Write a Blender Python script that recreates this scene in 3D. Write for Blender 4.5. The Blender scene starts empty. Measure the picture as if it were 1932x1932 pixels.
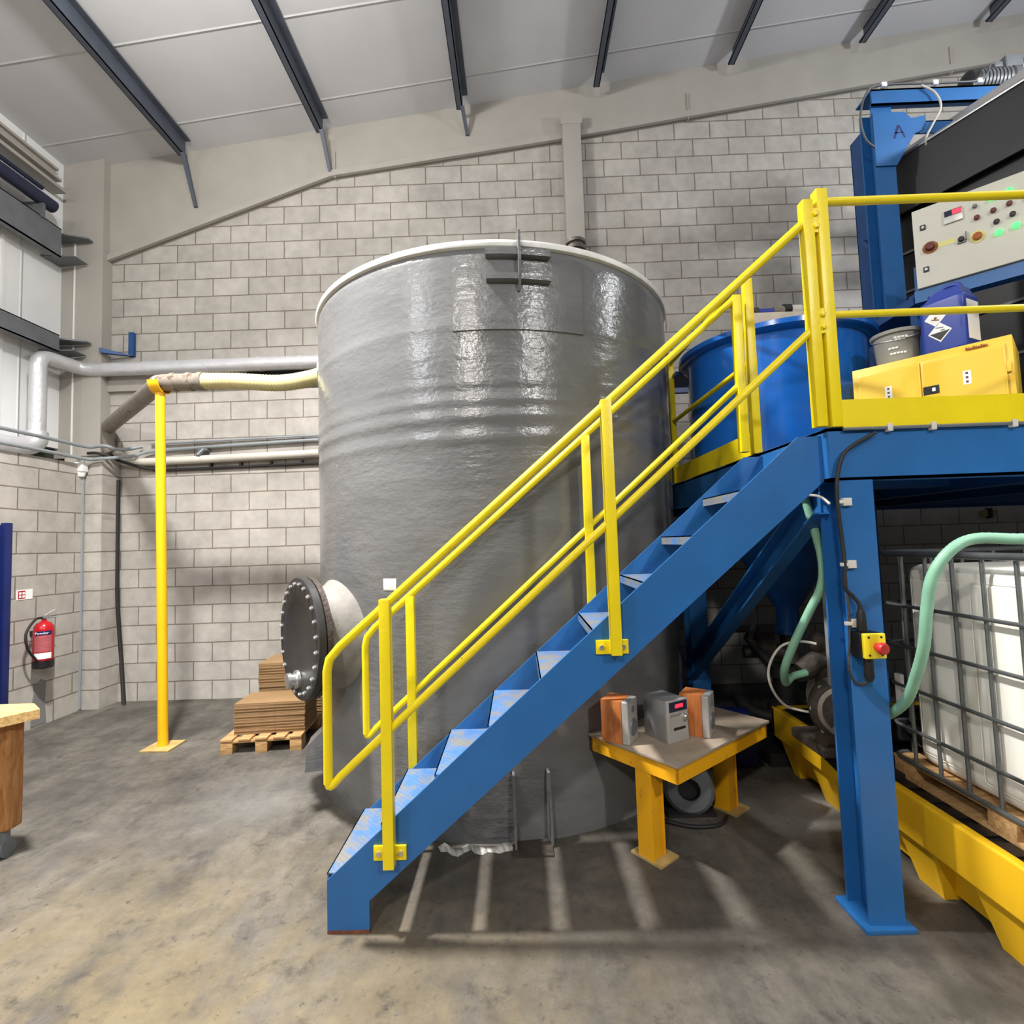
import bpy, bmesh, math, random
from mathutils import Vector, Matrix
random.seed(7)
SC = bpy.context.scene
COL = SC.collection
PI = math.pi
V = Vector

# ------------------------------------------------------------------ helpers
class MB:
    """collects shapes (world coordinates) into one bmesh"""
    def __init__(s, frame=None):
        s.bm = bmesh.new(); s.M = frame or Matrix.Identity(4)
    def _v(s, p): return s.bm.verts.new(s.M @ V(p))
    def box(s, a, b, bevel=0.0, seg=2):
        x0, y0, z0 = [min(a[i], b[i]) for i in range(3)]; x1, y1, z1 = [max(a[i], b[i]) for i in range(3)]
        vs = [s._v(p) for p in ((x0,y0,z0),(x1,y0,z0),(x1,y1,z0),(x0,y1,z0),(x0,y0,z1),(x1,y0,z1),(x1,y1,z1),(x0,y1,z1))]
        fs = [s.bm.faces.new([vs[i] for i in q]) for q in ((3,2,1,0),(4,5,6,7),(0,1,5,4),(1,2,6,5),(2,3,7,6),(3,0,4,7))]
        if bevel > 0:
            es = list({e for f in fs for e in f.edges})
            bmesh.ops.bevel(s.bm, geom=es, offset=bevel, segments=seg, affect='EDGES', profile=0.6)
        return s
    def hexa(s, bot, top):
        vs = [s._v(p) for p in list(bot) + list(top)]; n = len(bot)
        s.bm.faces.new(vs[:n][::-1]); s.bm.faces.new(vs[n:])
        for i in range(n):
            j = (i+1) % n; s.bm.faces.new((vs[i], vs[j], vs[n+j], vs[n+i]))
        return s
    def prism(s, pts, off):
        off = V(off); return s.hexa([V(p) for p in pts], [V(p)+off for p in pts])
    def quad(s, pts):
        s.bm.faces.new([s._v(p) for p in pts]); return s
    def tube(s, pts, r, n=10, cap=True, smooth=0, closed=False, rf=None):
        P = [V(p) for p in pts]
        if smooth: P = catmull(P, smooth, closed)
        m = len(P); rings = []
        t0 = (P[1]-P[0]).normalized()
        ref = V((0,0,1)) if abs(t0.z) < .9 else V((1,0,0))
        nrm = (ref - t0*ref.dot(t0)).normalized()
        for i in range(m):
            if closed: t = (P[(i+1)%m]-P[i-1]).normalized()
            elif i == 0: t = t0
            elif i == m-1: t = (P[-1]-P[-2]).normalized()
            else:
                t = (P[i+1]-P[i]).normalized() + (P[i]-P[i-1]).normalized()
                t = t.normalized() if t.length > 1e-6 else (P[i+1]-P[i]).normalized()
            nrm = (nrm - t*nrm.dot(t)).normalized(); bi = t.cross(nrm)
            k = 1.0
            if 0 < i < m-1 and not closed:
                c = (P[i+1]-P[i]).normalized().dot((P[i]-P[i-1]).normalized())
                k = 1/max(.5, math.sqrt((1+c)/2))
            rr = r*(rf(i/(m-1)) if rf else 1)
            rings.append([s._v(P[i] + (nrm*math.cos(a)+bi*math.sin(a))*rr) for a in [2*PI*j/n for j in range(n)]])
        for i in range(m if closed else m-1):
            A, B = rings[i], rings[(i+1) % m]
            for j in range(n):
                q = (j+1) % n; s.bm.faces.new((A[j], A[q], B[q], B[j]))
        if cap and not closed:
            s.bm.faces.new(rings[0][::-1]); s.bm.faces.new(rings[-1])
        return s
    def lathe(s, prof, c, ax=(0,0,1), n=48, cap=True, a0=0, a1=2*PI, ref=None):
        """prof: list of (radius, height along ax)"""
        ax = V(ax).normalized(); c = V(c)
        ref = V(ref) if ref else (V((1,0,0)) if abs(ax.x) < .9 else V((0,1,0)))
        u = (ref-ax*ref.dot(ax)).normalized(); w = ax.cross(u)
        full = abs(a1-a0-2*PI) < 1e-6; m = n if full else n+1
        rings = []
        for r, h in prof:
            if r < 1e-6: rings.append([s._v(c+ax*h)])
            else: rings.append([s._v(c+ax*h+(u*math.cos(a)+w*math.sin(a))*r) for a in [a0+(a1-a0)*j/n for j in range(m)]])
        for A, B in zip(rings, rings[1:]):
            for j in range(n):
                q = (j+1) % m
                if len(A) == 1 and len(B) == 1: continue
                if len(A) == 1: s.bm.faces.new((A[0], B[q], B[j]))
                elif len(B) == 1: s.bm.faces.new((A[j], A[q], B[0]))
                else: s.bm.faces.new((A[j], A[q], B[q], B[j]))
        if cap and full:
            if len(rings[0]) > 1: s.bm.faces.new(rings[0][::-1])
            if len(rings[-1]) > 1: s.bm.faces.new(rings[-1])
        return s
    def ball(s, c, r, n=12, sc=(1,1,1)):
        prof = [(r*math.sin(PI*i/n), -r*math.cos(PI*i/n)) for i in range(n+1)]
        prof[0] = (0, -r); prof[-1] = (0, r)
        b = MB(); b.lathe(prof, (0,0,0), n=n*2, cap=False)
        vm = {v: s._v(V((v.co.x*sc[0], v.co.y*sc[1], v.co.z*sc[2]))+V(c)) for v in b.bm.verts}
        for f in b.bm.faces: s.bm.faces.new([vm[v] for v in f.verts])
        b.bm.free(); return s
    def build(s, name, m, parent=None, ang=38):
        bm = s.bm
        bmesh.ops.recalc_face_normals(bm, faces=bm.faces)
        root = parent
        while root is not None and root.parent is not None: root = root.parent
        if root is not None: loc = root.location.copy()
        else:
            xs = [v.co for v in bm.verts]
            mn = V([min(c[i] for c in xs) for i in range(3)]); mx = V([max(c[i] for c in xs) for i in range(3)])
            loc = V(((mn.x+mx.x)/2, (mn.y+mx.y)/2, mn.z)) if not s.__dict__.get('atzero') else V((0,0,0))
        for v in bm.verts: v.co -= loc
        ca = math.radians(ang)
        for f in bm.faces: f.smooth = True
        for e in bm.edges:
            if len(e.link_faces) == 2 and e.calc_face_angle(0) > ca: e.smooth = False
        me = bpy.data.meshes.new(name); bm.to_mesh(me); bm.free()
        me.materials.append(m)
        o = bpy.data.objects.new(name, me); COL.objects.link(o)
        if parent is not None: o.parent = parent
        else: o.location = loc
        return o

def catmull(P, k, closed=False):
    out = []; n = len(P)
    rng = n if closed else n-1
    for i in range(rng):
        if closed: p0, p1, p2, p3 = P[i-1], P[i], P[(i+1)%n], P[(i+2)%n]
        else: p0, p1, p2, p3 = P[max(0,i-1)], P[i], P[i+1], P[min(n-1,i+2)]
        for j in range(k):
            t = j/k
            out.append(0.5*((2*p1)+(p2-p0)*t+(2*p0-5*p1+4*p2-p3)*t*t+(3*p1-p0-3*p2+p3)*t**3))
    if not closed: out.append(P[-1])
    return out

def tag(o, label, cat=None, group=None):
    o['label'] = label
    if cat: o['category'] = cat
    if group: o['group'] = group
    return o
def thing(name, label, cat, loc, group=None):
    o = bpy.data.objects.new(name, None); COL.objects.link(o); o.location = loc; o.empty_display_size = .1
    return tag(o, label, cat, group)
def struct(o, label=None):
    o['kind'] = 'structure'
    if label: o['label'] = label
    return o
def copy_tree(o, parent=None):
    c = o.copy(); COL.objects.link(c)
    if parent is not None: c.parent = parent
    for ch in list(o.children): copy_tree(ch, c)
    return c
def frame(o, u, v=None, w=(0,0,1)):
    u = V(u).normalized(); w = V(w).normalized(); v = V(v).normalized() if v else w.cross(u)
    M = Matrix.Identity(4)
    for i in range(3): M[i][0] = u[i]; M[i][1] = v[i]; M[i][2] = w[i]; M[i][3] = o[i]
    return M
def text(name, s, size, M, m, parent, ext=.0006, align='CENTER'):
    cu = bpy.data.curves.new(name, 'FONT'); cu.body = s; cu.size = size; cu.extrude = ext; cu.align_x = align; cu.align_y = 'CENTER'
    tmp = bpy.data.objects.new('tmp_text', cu); COL.objects.link(tmp)
    me = bpy.data.meshes.new_from_object(tmp); bpy.data.objects.remove(tmp)
    root = parent
    while root.parent is not None: root = root.parent
    me.transform(Matrix.Translation(-root.location) @ M)
    me.materials.clear(); me.materials.append(m); me.name = name
    o = bpy.data.objects.new(name, me); COL.objects.link(o); o.parent = parent
    return o

# ------------------------------------------------------------------ materials
def lin(c): return tuple(((x/255)/12.92 if x/255 <= .04045 else ((x/255+.055)/1.055)**2.4) for x in c)
def nt(name):
    m = bpy.data.materials.new(name); m.use_nodes = True
    n = m.node_tree; return m, n, n.nodes['Principled BSDF'], n.nodes, n.links
def mat(name, c, rough=.5, metal=0., var=.12, scale=6., bump=0., bscale=40., chips=None, chip_amt=.35, chip_scale=18., emit=0, spec=.5, stretch=None, coat=0):
    """paint/metal/plastic: base colour with soft variation, optional chips or dirt, optional bump"""
    m, n, b, N, L = nt(name)
    tc = N.new('ShaderNodeTexCoord'); mp = N.new('ShaderNodeMapping'); L.new(tc.outputs['Object'], mp.inputs[0])
    if stretch: mp.inputs['Scale'].default_value = stretch
    nz = N.new('ShaderNodeTexNoise'); nz.inputs['Scale'].default_value = scale; nz.inputs['Detail'].default_value = 6; L.new(mp.outputs[0], nz.inputs['Vector'])
    mr = N.new('ShaderNodeMapRange'); mr.inputs['From Min'].default_value = .3; mr.inputs['From Max'].default_value = .7
    mr.inputs['To Min'].default_value = 1-var; mr.inputs['To Max'].default_value = 1+var; L.new(nz.outputs[0], mr.inputs[0])
    mx = N.new('ShaderNodeVectorMath'); mx.operation = 'SCALE'; mx.inputs[0].default_value = c; L.new(mr.outputs[0], mx.inputs['Scale'])
    out = mx.outputs[0]
    if chips:
        n2 = N.new('ShaderNodeTexNoise'); n2.inputs['Scale'].default_value = chip_scale; n2.inputs['Detail'].default_value = 8; n2.inputs['Roughness'].default_value = .65
        L.new(mp.outputs[0], n2.inputs['Vector'])
        r2 = N.new('ShaderNodeMapRange'); r2.inputs['From Min'].default_value = 1-chip_amt; r2.inputs['From Max'].default_value = 1-chip_amt+.06; L.new(n2.outputs[0], r2.inputs[0])
        mc = N.new('ShaderNodeMix'); mc.data_type = 'RGBA'; L.new(r2.outputs[0], mc.inputs[0]); L.new(out, mc.inputs[6]); mc.inputs[7].default_value = (*chips, 1)
        out = mc.outputs[2]
    L.new(out, b.inputs['Base Color'])
    b.inputs['Roughness'].default_value = rough; b.inputs['Metallic'].default_value = metal; b.inputs['Specular IOR Level'].default_value = spec
    if coat: b.inputs['Coat Weight'].default_value = coat; b.inputs['Coat Roughness'].default_value = .08
    if bump:
        nb = N.new('ShaderNodeTexNoise'); nb.inputs['Scale'].default_value = bscale; nb.inputs['Detail'].default_value = 5; L.new(mp.outputs[0], nb.inputs['Vector'])
        bp = N.new('ShaderNodeBump'); bp.inputs['Strength'].default_value = bump; bp.inputs['Distance'].default_value = .02; L.new(nb.outputs[0], bp.inputs['Height']); L.new(bp.outputs[0], b.inputs['Normal'])
    if emit:
        b.inputs['Emission Color'].default_value = (*c, 1); b.inputs['Emission Strength'].default_value = emit
    return m

def block_mat(name, axis, loc=(0,0,0)):
    m, n, b, N, L = nt(name)
    tc = N.new('ShaderNodeTexCoord'); sp = N.new('ShaderNodeSeparateXYZ'); L.new(tc.outputs['Object'], sp.inputs[0])
    cb = N.new('ShaderNodeCombineXYZ'); L.new(sp.outputs[axis], cb.inputs[0]); L.new(sp.outputs['Z'], cb.inputs[1])
    mp = N.new('ShaderNodeMapping'); mp.inputs['Location'].default_value = loc; L.new(cb.outputs[0], mp.inputs[0])
    # slightly wavy joints
    nw = N.new('ShaderNodeTexNoise'); nw.inputs['Scale'].default_value = 3; L.new(mp.outputs[0], nw.inputs['Vector'])
    vm = N.new('ShaderNodeVectorMath'); vm.operation = 'MULTIPLY_ADD'; L.new(nw.outputs['Color'], vm.inputs[0]); vm.inputs[1].default_value = (.012,.012,0); L.new(mp.outputs[0], vm.inputs[2])
    br = N.new('ShaderNodeTexBrick'); L.new(vm.outputs[0], br.inputs['Vector'])
    br.inputs['Scale'].default_value = 1; br.inputs['Brick Width'].default_value = .45; br.inputs['Row Height'].default_value = .225
    br.inputs['Mortar Size'].default_value = .0075; br.inputs['Mortar Smooth'].default_value = .25; br.inputs['Bias'].default_value = 0
    br.inputs['Color1'].default_value = (*lin((184,179,172)), 1); br.inputs['Color2'].default_value = (*lin((173,168,161)), 1); br.inputs['Mortar'].default_value = (*lin((126,117,107)), 1)
    n1 = N.new('ShaderNodeTexNoise'); n1.inputs['Scale'].default_value = 1.6; n1.inputs['Detail'].default_value = 8; n1.inputs['Roughness'].default_value = .65; L.new(tc.outputs['Object'], n1.inputs['Vector'])
    mr = N.new('ShaderNodeMapRange'); mr.inputs['From Min'].default_value = .3; mr.inputs['From Max'].default_value = .7; mr.inputs['To Min'].default_value = .84; mr.inputs['To Max'].default_value = 1.12; L.new(n1.outputs[0], mr.inputs[0])
    sc = N.new('ShaderNodeVectorMath'); sc.operation = 'SCALE'; L.new(br.outputs['Color'], sc.inputs[0]); L.new(mr.outputs[0], sc.inputs['Scale'])
    n3 = N.new('ShaderNodeTexNoise'); n3.inputs['Scale'].default_value = 9; n3.inputs['Detail'].default_value = 8; L.new(tc.outputs['Object'], n3.inputs['Vector'])
    m3 = N.new('ShaderNodeMapRange'); m3.inputs['From Min'].default_value = .3; m3.inputs['From Max'].default_value = .7; m3.inputs['To Min'].default_value = .9; m3.inputs['To Max'].default_value = 1.08; L.new(n3.outputs[0], m3.inputs[0])
    s3 = N.new('ShaderNodeVectorMath'); s3.operation = 'SCALE'; L.new(sc.outputs[0], s3.inputs[0]); L.new(m3.outputs[0], s3.inputs['Scale'])
    L.new(s3.outputs[0], b.inputs['Base Color']); b.inputs['Roughness'].default_value = .85; b.inputs['Specular IOR Level'].default_value = .25
    n2 = N.new('ShaderNodeTexNoise'); n2.inputs['Scale'].default_value = 90; n2.inputs['Detail'].default_value = 4; L.new(tc.outputs['Object'], n2.inputs['Vector'])
    ma = N.new('ShaderNodeMath'); ma.operation = 'MULTIPLY_ADD'; L.new(n2.outputs[0], ma.inputs[0]); ma.inputs[1].default_value = .35; 
    iv = N.new('ShaderNodeMath'); iv.operation = 'SUBTRACT'; iv.inputs[0].default_value = 1; L.new(br.outputs['Fac'], iv.inputs[1]); L.new(iv.outputs[0], ma.inputs[2])
    bp = N.new('ShaderNodeBump'); bp.inputs['Strength'].default_value = .5; bp.inputs['Distance'].default_value = .012; L.new(ma.outputs[0], bp.inputs['Height']); L.new(bp.outputs[0], b.inputs['Normal'])
    return m

def floor_mat():
    m, n, b, N, L = nt('concrete_floor')
    tc = N.new('ShaderNodeTexCoord'); O = tc.outputs['Object']
    def noise(s, d=8, r=.6, st=None):
        z = N.new('ShaderNodeTexNoise'); z.inputs['Scale'].default_value = s; z.inputs['Detail'].default_value = d; z.inputs['Roughness'].default_value = r
        if st:
            mp = N.new('ShaderNodeMapping'); mp.inputs['Scale'].default_value = st; L.new(O, mp.inputs[0]); L.new(mp.outputs[0], z.inputs['Vector'])
        else: L.new(O, z.inputs['Vector'])
        return z.outputs[0]
    def rng(x, a, bb, c=0., d=1.):
        r = N.new('ShaderNodeMapRange'); r.inputs['From Min'].default_value = a; r.inputs['From Max'].default_value = bb; r.inputs['To Min'].default_value = c; r.inputs['To Max'].default_value = d; L.new(x, r.inputs[0]); return r.outputs[0]
    def mixc(f, a, c2):
        k = N.new('ShaderNodeMix'); k.data_type = 'RGBA'; L.new(f, k.inputs[0])
        if isinstance(a, tuple): k.inputs[6].default_value = (*a, 1)
        else: L.new(a, k.inputs[6])
        k.inputs[7].default_value = (*c2, 1); return k.outputs[2]
    def mul(a, c2):
        k = N.new('ShaderNodeMath'); k.operation = 'MULTIPLY'; L.new(a, k.inputs[0])
        if isinstance(c2, float): k.inputs[1].default_value = c2
        else: L.new(c2, k.inputs[1])
        return k.outputs[0]
    wob = N.new('ShaderNodeTexNoise'); wob.inputs['Scale'].default_value = 2.2; wob.inputs['Detail'].default_value = 6; L.new(O, wob.inputs['Vector'])
    def spot(c, r0, r1, sc=(1,1,0), w=.5):
        k = N.new('ShaderNodeVectorMath'); k.operation = 'SUBTRACT'; L.new(O, k.inputs[0]); k.inputs[1].default_value = c
        k2 = N.new('ShaderNodeVectorMath'); k2.operation = 'MULTIPLY'; L.new(k.outputs[0], k2.inputs[0]); k2.inputs[1].default_value = sc
        ln = N.new('ShaderNodeVectorMath'); ln.operation = 'LENGTH'; L.new(k2.outputs[0], ln.inputs[0])
        ad = N.new('ShaderNodeMath'); ad.operation = 'MULTIPLY_ADD'; L.new(wob.outputs[0], ad.inputs[0]); ad.inputs[1].default_value = w; L.new(ln.outputs['Value'], ad.inputs[2])
        return rng(ad.outputs[0], r0+w*.5, r1+w*.5, 1., 0.)
    base = mixc(rng(noise(1.1, 8, .7), .4, .6), lin((92,88,83)), lin((124,118,109)))
    base = mixc(mul(rng(noise(4.5, 8, .75, (1,.45,1)), .46, .64), .7), base, lin((78,75,71)))
    tan = mul(spot((-1.7,1.5,0), .6, 1.9, (.7,1,0), .9), rng(noise(2.8, 8, .65, (1,.6,1)), .38, .54))
    base = mixc(mul(tan, .82), base, lin((140,125,96)))
    base = mixc(mul(rng(noise(6.5, 8, .75), .55, .68), .75), base, lin((66,64,61)))
    base = mixc(mul(spot((1.62,2.02,0), .06, .2, (1,1.4,0), .25), .72), base, lin((70,68,62)))        # damp patch
    base = mixc(mul(spot((1.75,3.35,0), .2, .42, (1,1.2,0), .35), .7), base, lin((176,174,170)))      # white spill
    base = mixc(mul(spot((-1.9,3.7,0), .1, .5, (1,1,0), .4), .45), base, lin((150,148,145)))
    base = mixc(mul(spot((.9,2.9,0), .3, 1.3, (.6,1.2,0), .5), .3), base, lin((84,74,64)))           # wide darker brown patch by the table
    base = mixc(mul(rng(noise(22, 6, .75), .59, .67), .7), base, lin((62,59,56)))
    k = N.new('ShaderNodeVectorMath'); k.operation = 'SCALE'; L.new(base, k.inputs[0]); L.new(rng(noise(2.0, 10, .78), .36, .62, .52, .84), k.inputs['Scale']); base = k.outputs[0]
    L.new(base, b.inputs['Base Color'])
    L.new(rng(noise(3, 6), .3, .7, .45, .75), b.inputs['Roughness']); b.inputs['Specular IOR Level'].default_value = .35
    bp = N.new('ShaderNodeBump'); bp.inputs['Strength'].default_value = .25; bp.inputs['Distance'].default_value = .01; L.new(noise(28, 8, .7), bp.inputs['Height']); L.new(bp.outputs[0], b.inputs['Normal'])
    return m

def tank_mat():
    m, n, b, N, L = nt('grey_fibreglass')
    tc = N.new('ShaderNodeTexCoord'); O = tc.outputs['Object']
    def noise(s, st=(1,1,1), d=6, r=.6):
        mp = N.new('ShaderNodeMapping'); mp.inputs['Scale'].default_value = st; L.new(O, mp.inputs[0])
        z = N.new('ShaderNodeTexNoise'); z.inputs['Scale'].default_value = s; z.inputs['Detail'].default_value = d; z.inputs['Roughness'].default_value = r; L.new(mp.outputs[0], z.inputs['Vector']); return z.outputs[0]
    r1 = N.new('ShaderNodeMapRange'); r1.inputs['From Min'].default_value = .3; r1.inputs['From Max'].default_value = .7; L.new(noise(1.5, (.6,.6,2)), r1.inputs[0])
    k = N.new('ShaderNodeMix'); k.data_type = 'RGBA'; L.new(r1.outputs[0], k.inputs[0]); k.inputs[6].default_value = (*lin((98,98,99)),1); k.inputs[7].default_value = (*lin((116,116,117)),1)
    # pale dusty scuffs
    r2 = N.new('ShaderNodeMapRange'); r2.inputs['From Min'].default_value = .58; r2.inputs['From Max'].default_value = .8; r2.inputs['To Max'].default_value = .45; L.new(noise(3, (1,1,1.6), 8, .7), r2.inputs[0])
    k2 = N.new('ShaderNodeMix'); k2.data_type = 'RGBA'; L.new(r2.outputs[0], k2.inputs[0]); L.new(k.outputs[2], k2.inputs[6]); k2.inputs[7].default_value = (*lin((138,134,128)),1)
    L.new(k2.outputs[2], b.inputs['Base Color'])
    r3 = N.new('ShaderNodeMapRange'); r3.inputs['From Min'].default_value = .3; r3.inputs['From Max'].default_value = .7; r3.inputs['To Min'].default_value = .15; r3.inputs['To Max'].default_value = .28; L.new(noise(4), r3.inputs[0]); L.new(r3.outputs[0], b.inputs['Roughness'])
    b.inputs['Specular IOR Level'].default_value = .5
    ad = N.new('ShaderNodeMath'); ad.operation = 'MULTIPLY_ADD'; L.new(noise(5, (.5,.5,2.2)), ad.inputs[0]); ad.inputs[1].default_value = 1.4; L.new(noise(15, (1,1,1.3), 3), ad.inputs[2])
    bp = N.new('ShaderNodeBump'); bp.inputs['Strength'].default_value = .22; bp.inputs['Distance'].default_value = .018; L.new(ad.outputs[0], bp.inputs['Height']); L.new(bp.outputs[0], b.inputs['Normal'])
    return m

def tread_mat():
    m, n, b, N, L = nt('worn_blue_chequer_plate')
    tc = N.new('ShaderNodeTexCoord'); O = tc.outputs['Object']
    z = N.new('ShaderNodeTexNoise'); z.inputs['Scale'].default_value = 7; z.inputs['Detail'].default_value = 8; z.inputs['Roughness'].default_value = .7; L.new(O, z.inputs['Vector'])
    r = N.new('ShaderNodeMapRange'); r.inputs['From Min'].default_value = .43; r.inputs['From Max'].default_value = .56; L.new(z.outputs[0], r.inputs[0])
    k = N.new('ShaderNodeMix'); k.data_type = 'RGBA'; L.new(r.outputs[0], k.inputs[0]); k.inputs[6].default_value = (*lin((80,124,180)),1); k.inputs[7].default_value = (*lin((128,128,126)),1)
    L.new(k.outputs[2], b.inputs['Base Color']); b.inputs['Roughness'].default_value = .4; b.inputs['Metallic'].default_value = .1
    mp = N.new('ShaderNodeMapping'); mp.inputs['Rotation'].default_value = (0,0,PI/4); L.new(O, mp.inputs[0])
    vo = N.new('ShaderNodeTexVoronoi'); vo.inputs['Scale'].default_value = 38; vo.inputs['Randomness'].default_value = 0; L.new(mp.outputs[0], vo.inputs['Vector'])
    r2 = N.new('ShaderNodeMapRange'); r2.inputs['From Min'].default_value = .25; r2.inputs['From Max'].default_value = .4; r2.inputs['To Min'].default_value = 1; r2.inputs['To Max'].default_value = 0; L.new(vo.outputs['Distance'], r2.inputs[0])
    bp = N.new('ShaderNodeBump'); bp.inputs['Strength'].default_value = .35; bp.inputs['Distance'].default_value = .003; L.new(r2.outputs[0], bp.inputs['Height']); L.new(bp.outputs[0], b.inputs['Normal'])
    return m

def wood_mat(name, c1, c2, st=(2,14,14), rough=.7):
    m, n, b, N, L = nt(name)
    tc = N.new('ShaderNodeTexCoord'); mp = N.new('ShaderNodeMapping'); mp.inputs['Scale'].default_value = st; L.new(tc.outputs['Object'], mp.inputs[0])
    z = N.new('ShaderNodeTexNoise'); z.inputs['Scale'].default_value = 3; z.inputs['Detail'].default_value = 8; z.inputs['Distortion'].default_value = 1.2; L.new(mp.outputs[0], z.inputs['Vector'])
    r = N.new('ShaderNodeMapRange'); r.inputs['From Min'].default_value = .32; r.inputs['From Max'].default_value = .68; L.new(z.outputs[0], r.inputs[0])
    k = N.new('ShaderNodeMix'); k.data_type = 'RGBA'; L.new(r.outputs[0], k.inputs[0]); k.inputs[6].default_value = (*lin(c1),1); k.inputs[7].default_value = (*lin(c2),1)
    L.new(k.outputs[2], b.inputs['Base Color']); b.inputs['Roughness'].default_value = rough; b.inputs['Specular IOR Level'].default_value = .25
    return m

def liner_mat(name, c, axis, pitch, depth=.004):
    """white steel liner sheet with shallow pressed lines every pitch metres along an axis"""
    m, n, b, N, L = nt(name)
    tc = N.new('ShaderNodeTexCoord'); sp = N.new('ShaderNodeSeparateXYZ'); L.new(tc.outputs['Object'], sp.inputs[0])
    mo = N.new('ShaderNodeMath'); mo.operation = 'PINGPONG'; mo.inputs[1].default_value = pitch/2; L.new(sp.outputs[axis], mo.inputs[0])
    r = N.new('ShaderNodeMapRange'); r.inputs['From Min'].default_value = 0; r.inputs['From Max'].default_value = .02; r.inputs['To Min'].default_value = 1; r.inputs['To Max'].default_value = 0; L.new(mo.outputs[0], r.inputs[0])
    z = N.new('ShaderNodeTexNoise'); z.inputs['Scale'].default_value = 1.3; z.inputs['Detail'].default_value = 6; L.new(tc.outputs['Object'], z.inputs['Vector'])
    mr = N.new('ShaderNodeMapRange'); mr.inputs['From Min'].default_value = .3; mr.inputs['From Max'].default_value = .7; mr.inputs['To Min'].default_value = .94; mr.inputs['To Max'].default_value = 1.04; L.new(z.outputs[0], mr.inputs[0])
    sc = N.new('ShaderNodeVectorMath'); sc.operation = 'SCALE'; sc.inputs[0].default_value = c; L.new(mr.outputs[0], sc.inputs['Scale'])
    L.new(sc.outputs[0], b.inputs['Base Color']); b.inputs['Roughness'].default_value = .45; b.inputs['Specular IOR Level'].default_value = .35
    bp = N.new('ShaderNodeBump'); bp.inputs['Strength'].default_value = .8; bp.inputs['Distance'].default_value = depth*4; L.new(r.outputs[0], bp.inputs['Height']); L.new(bp.outputs[0], b.inputs['Normal'])
    return m

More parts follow.
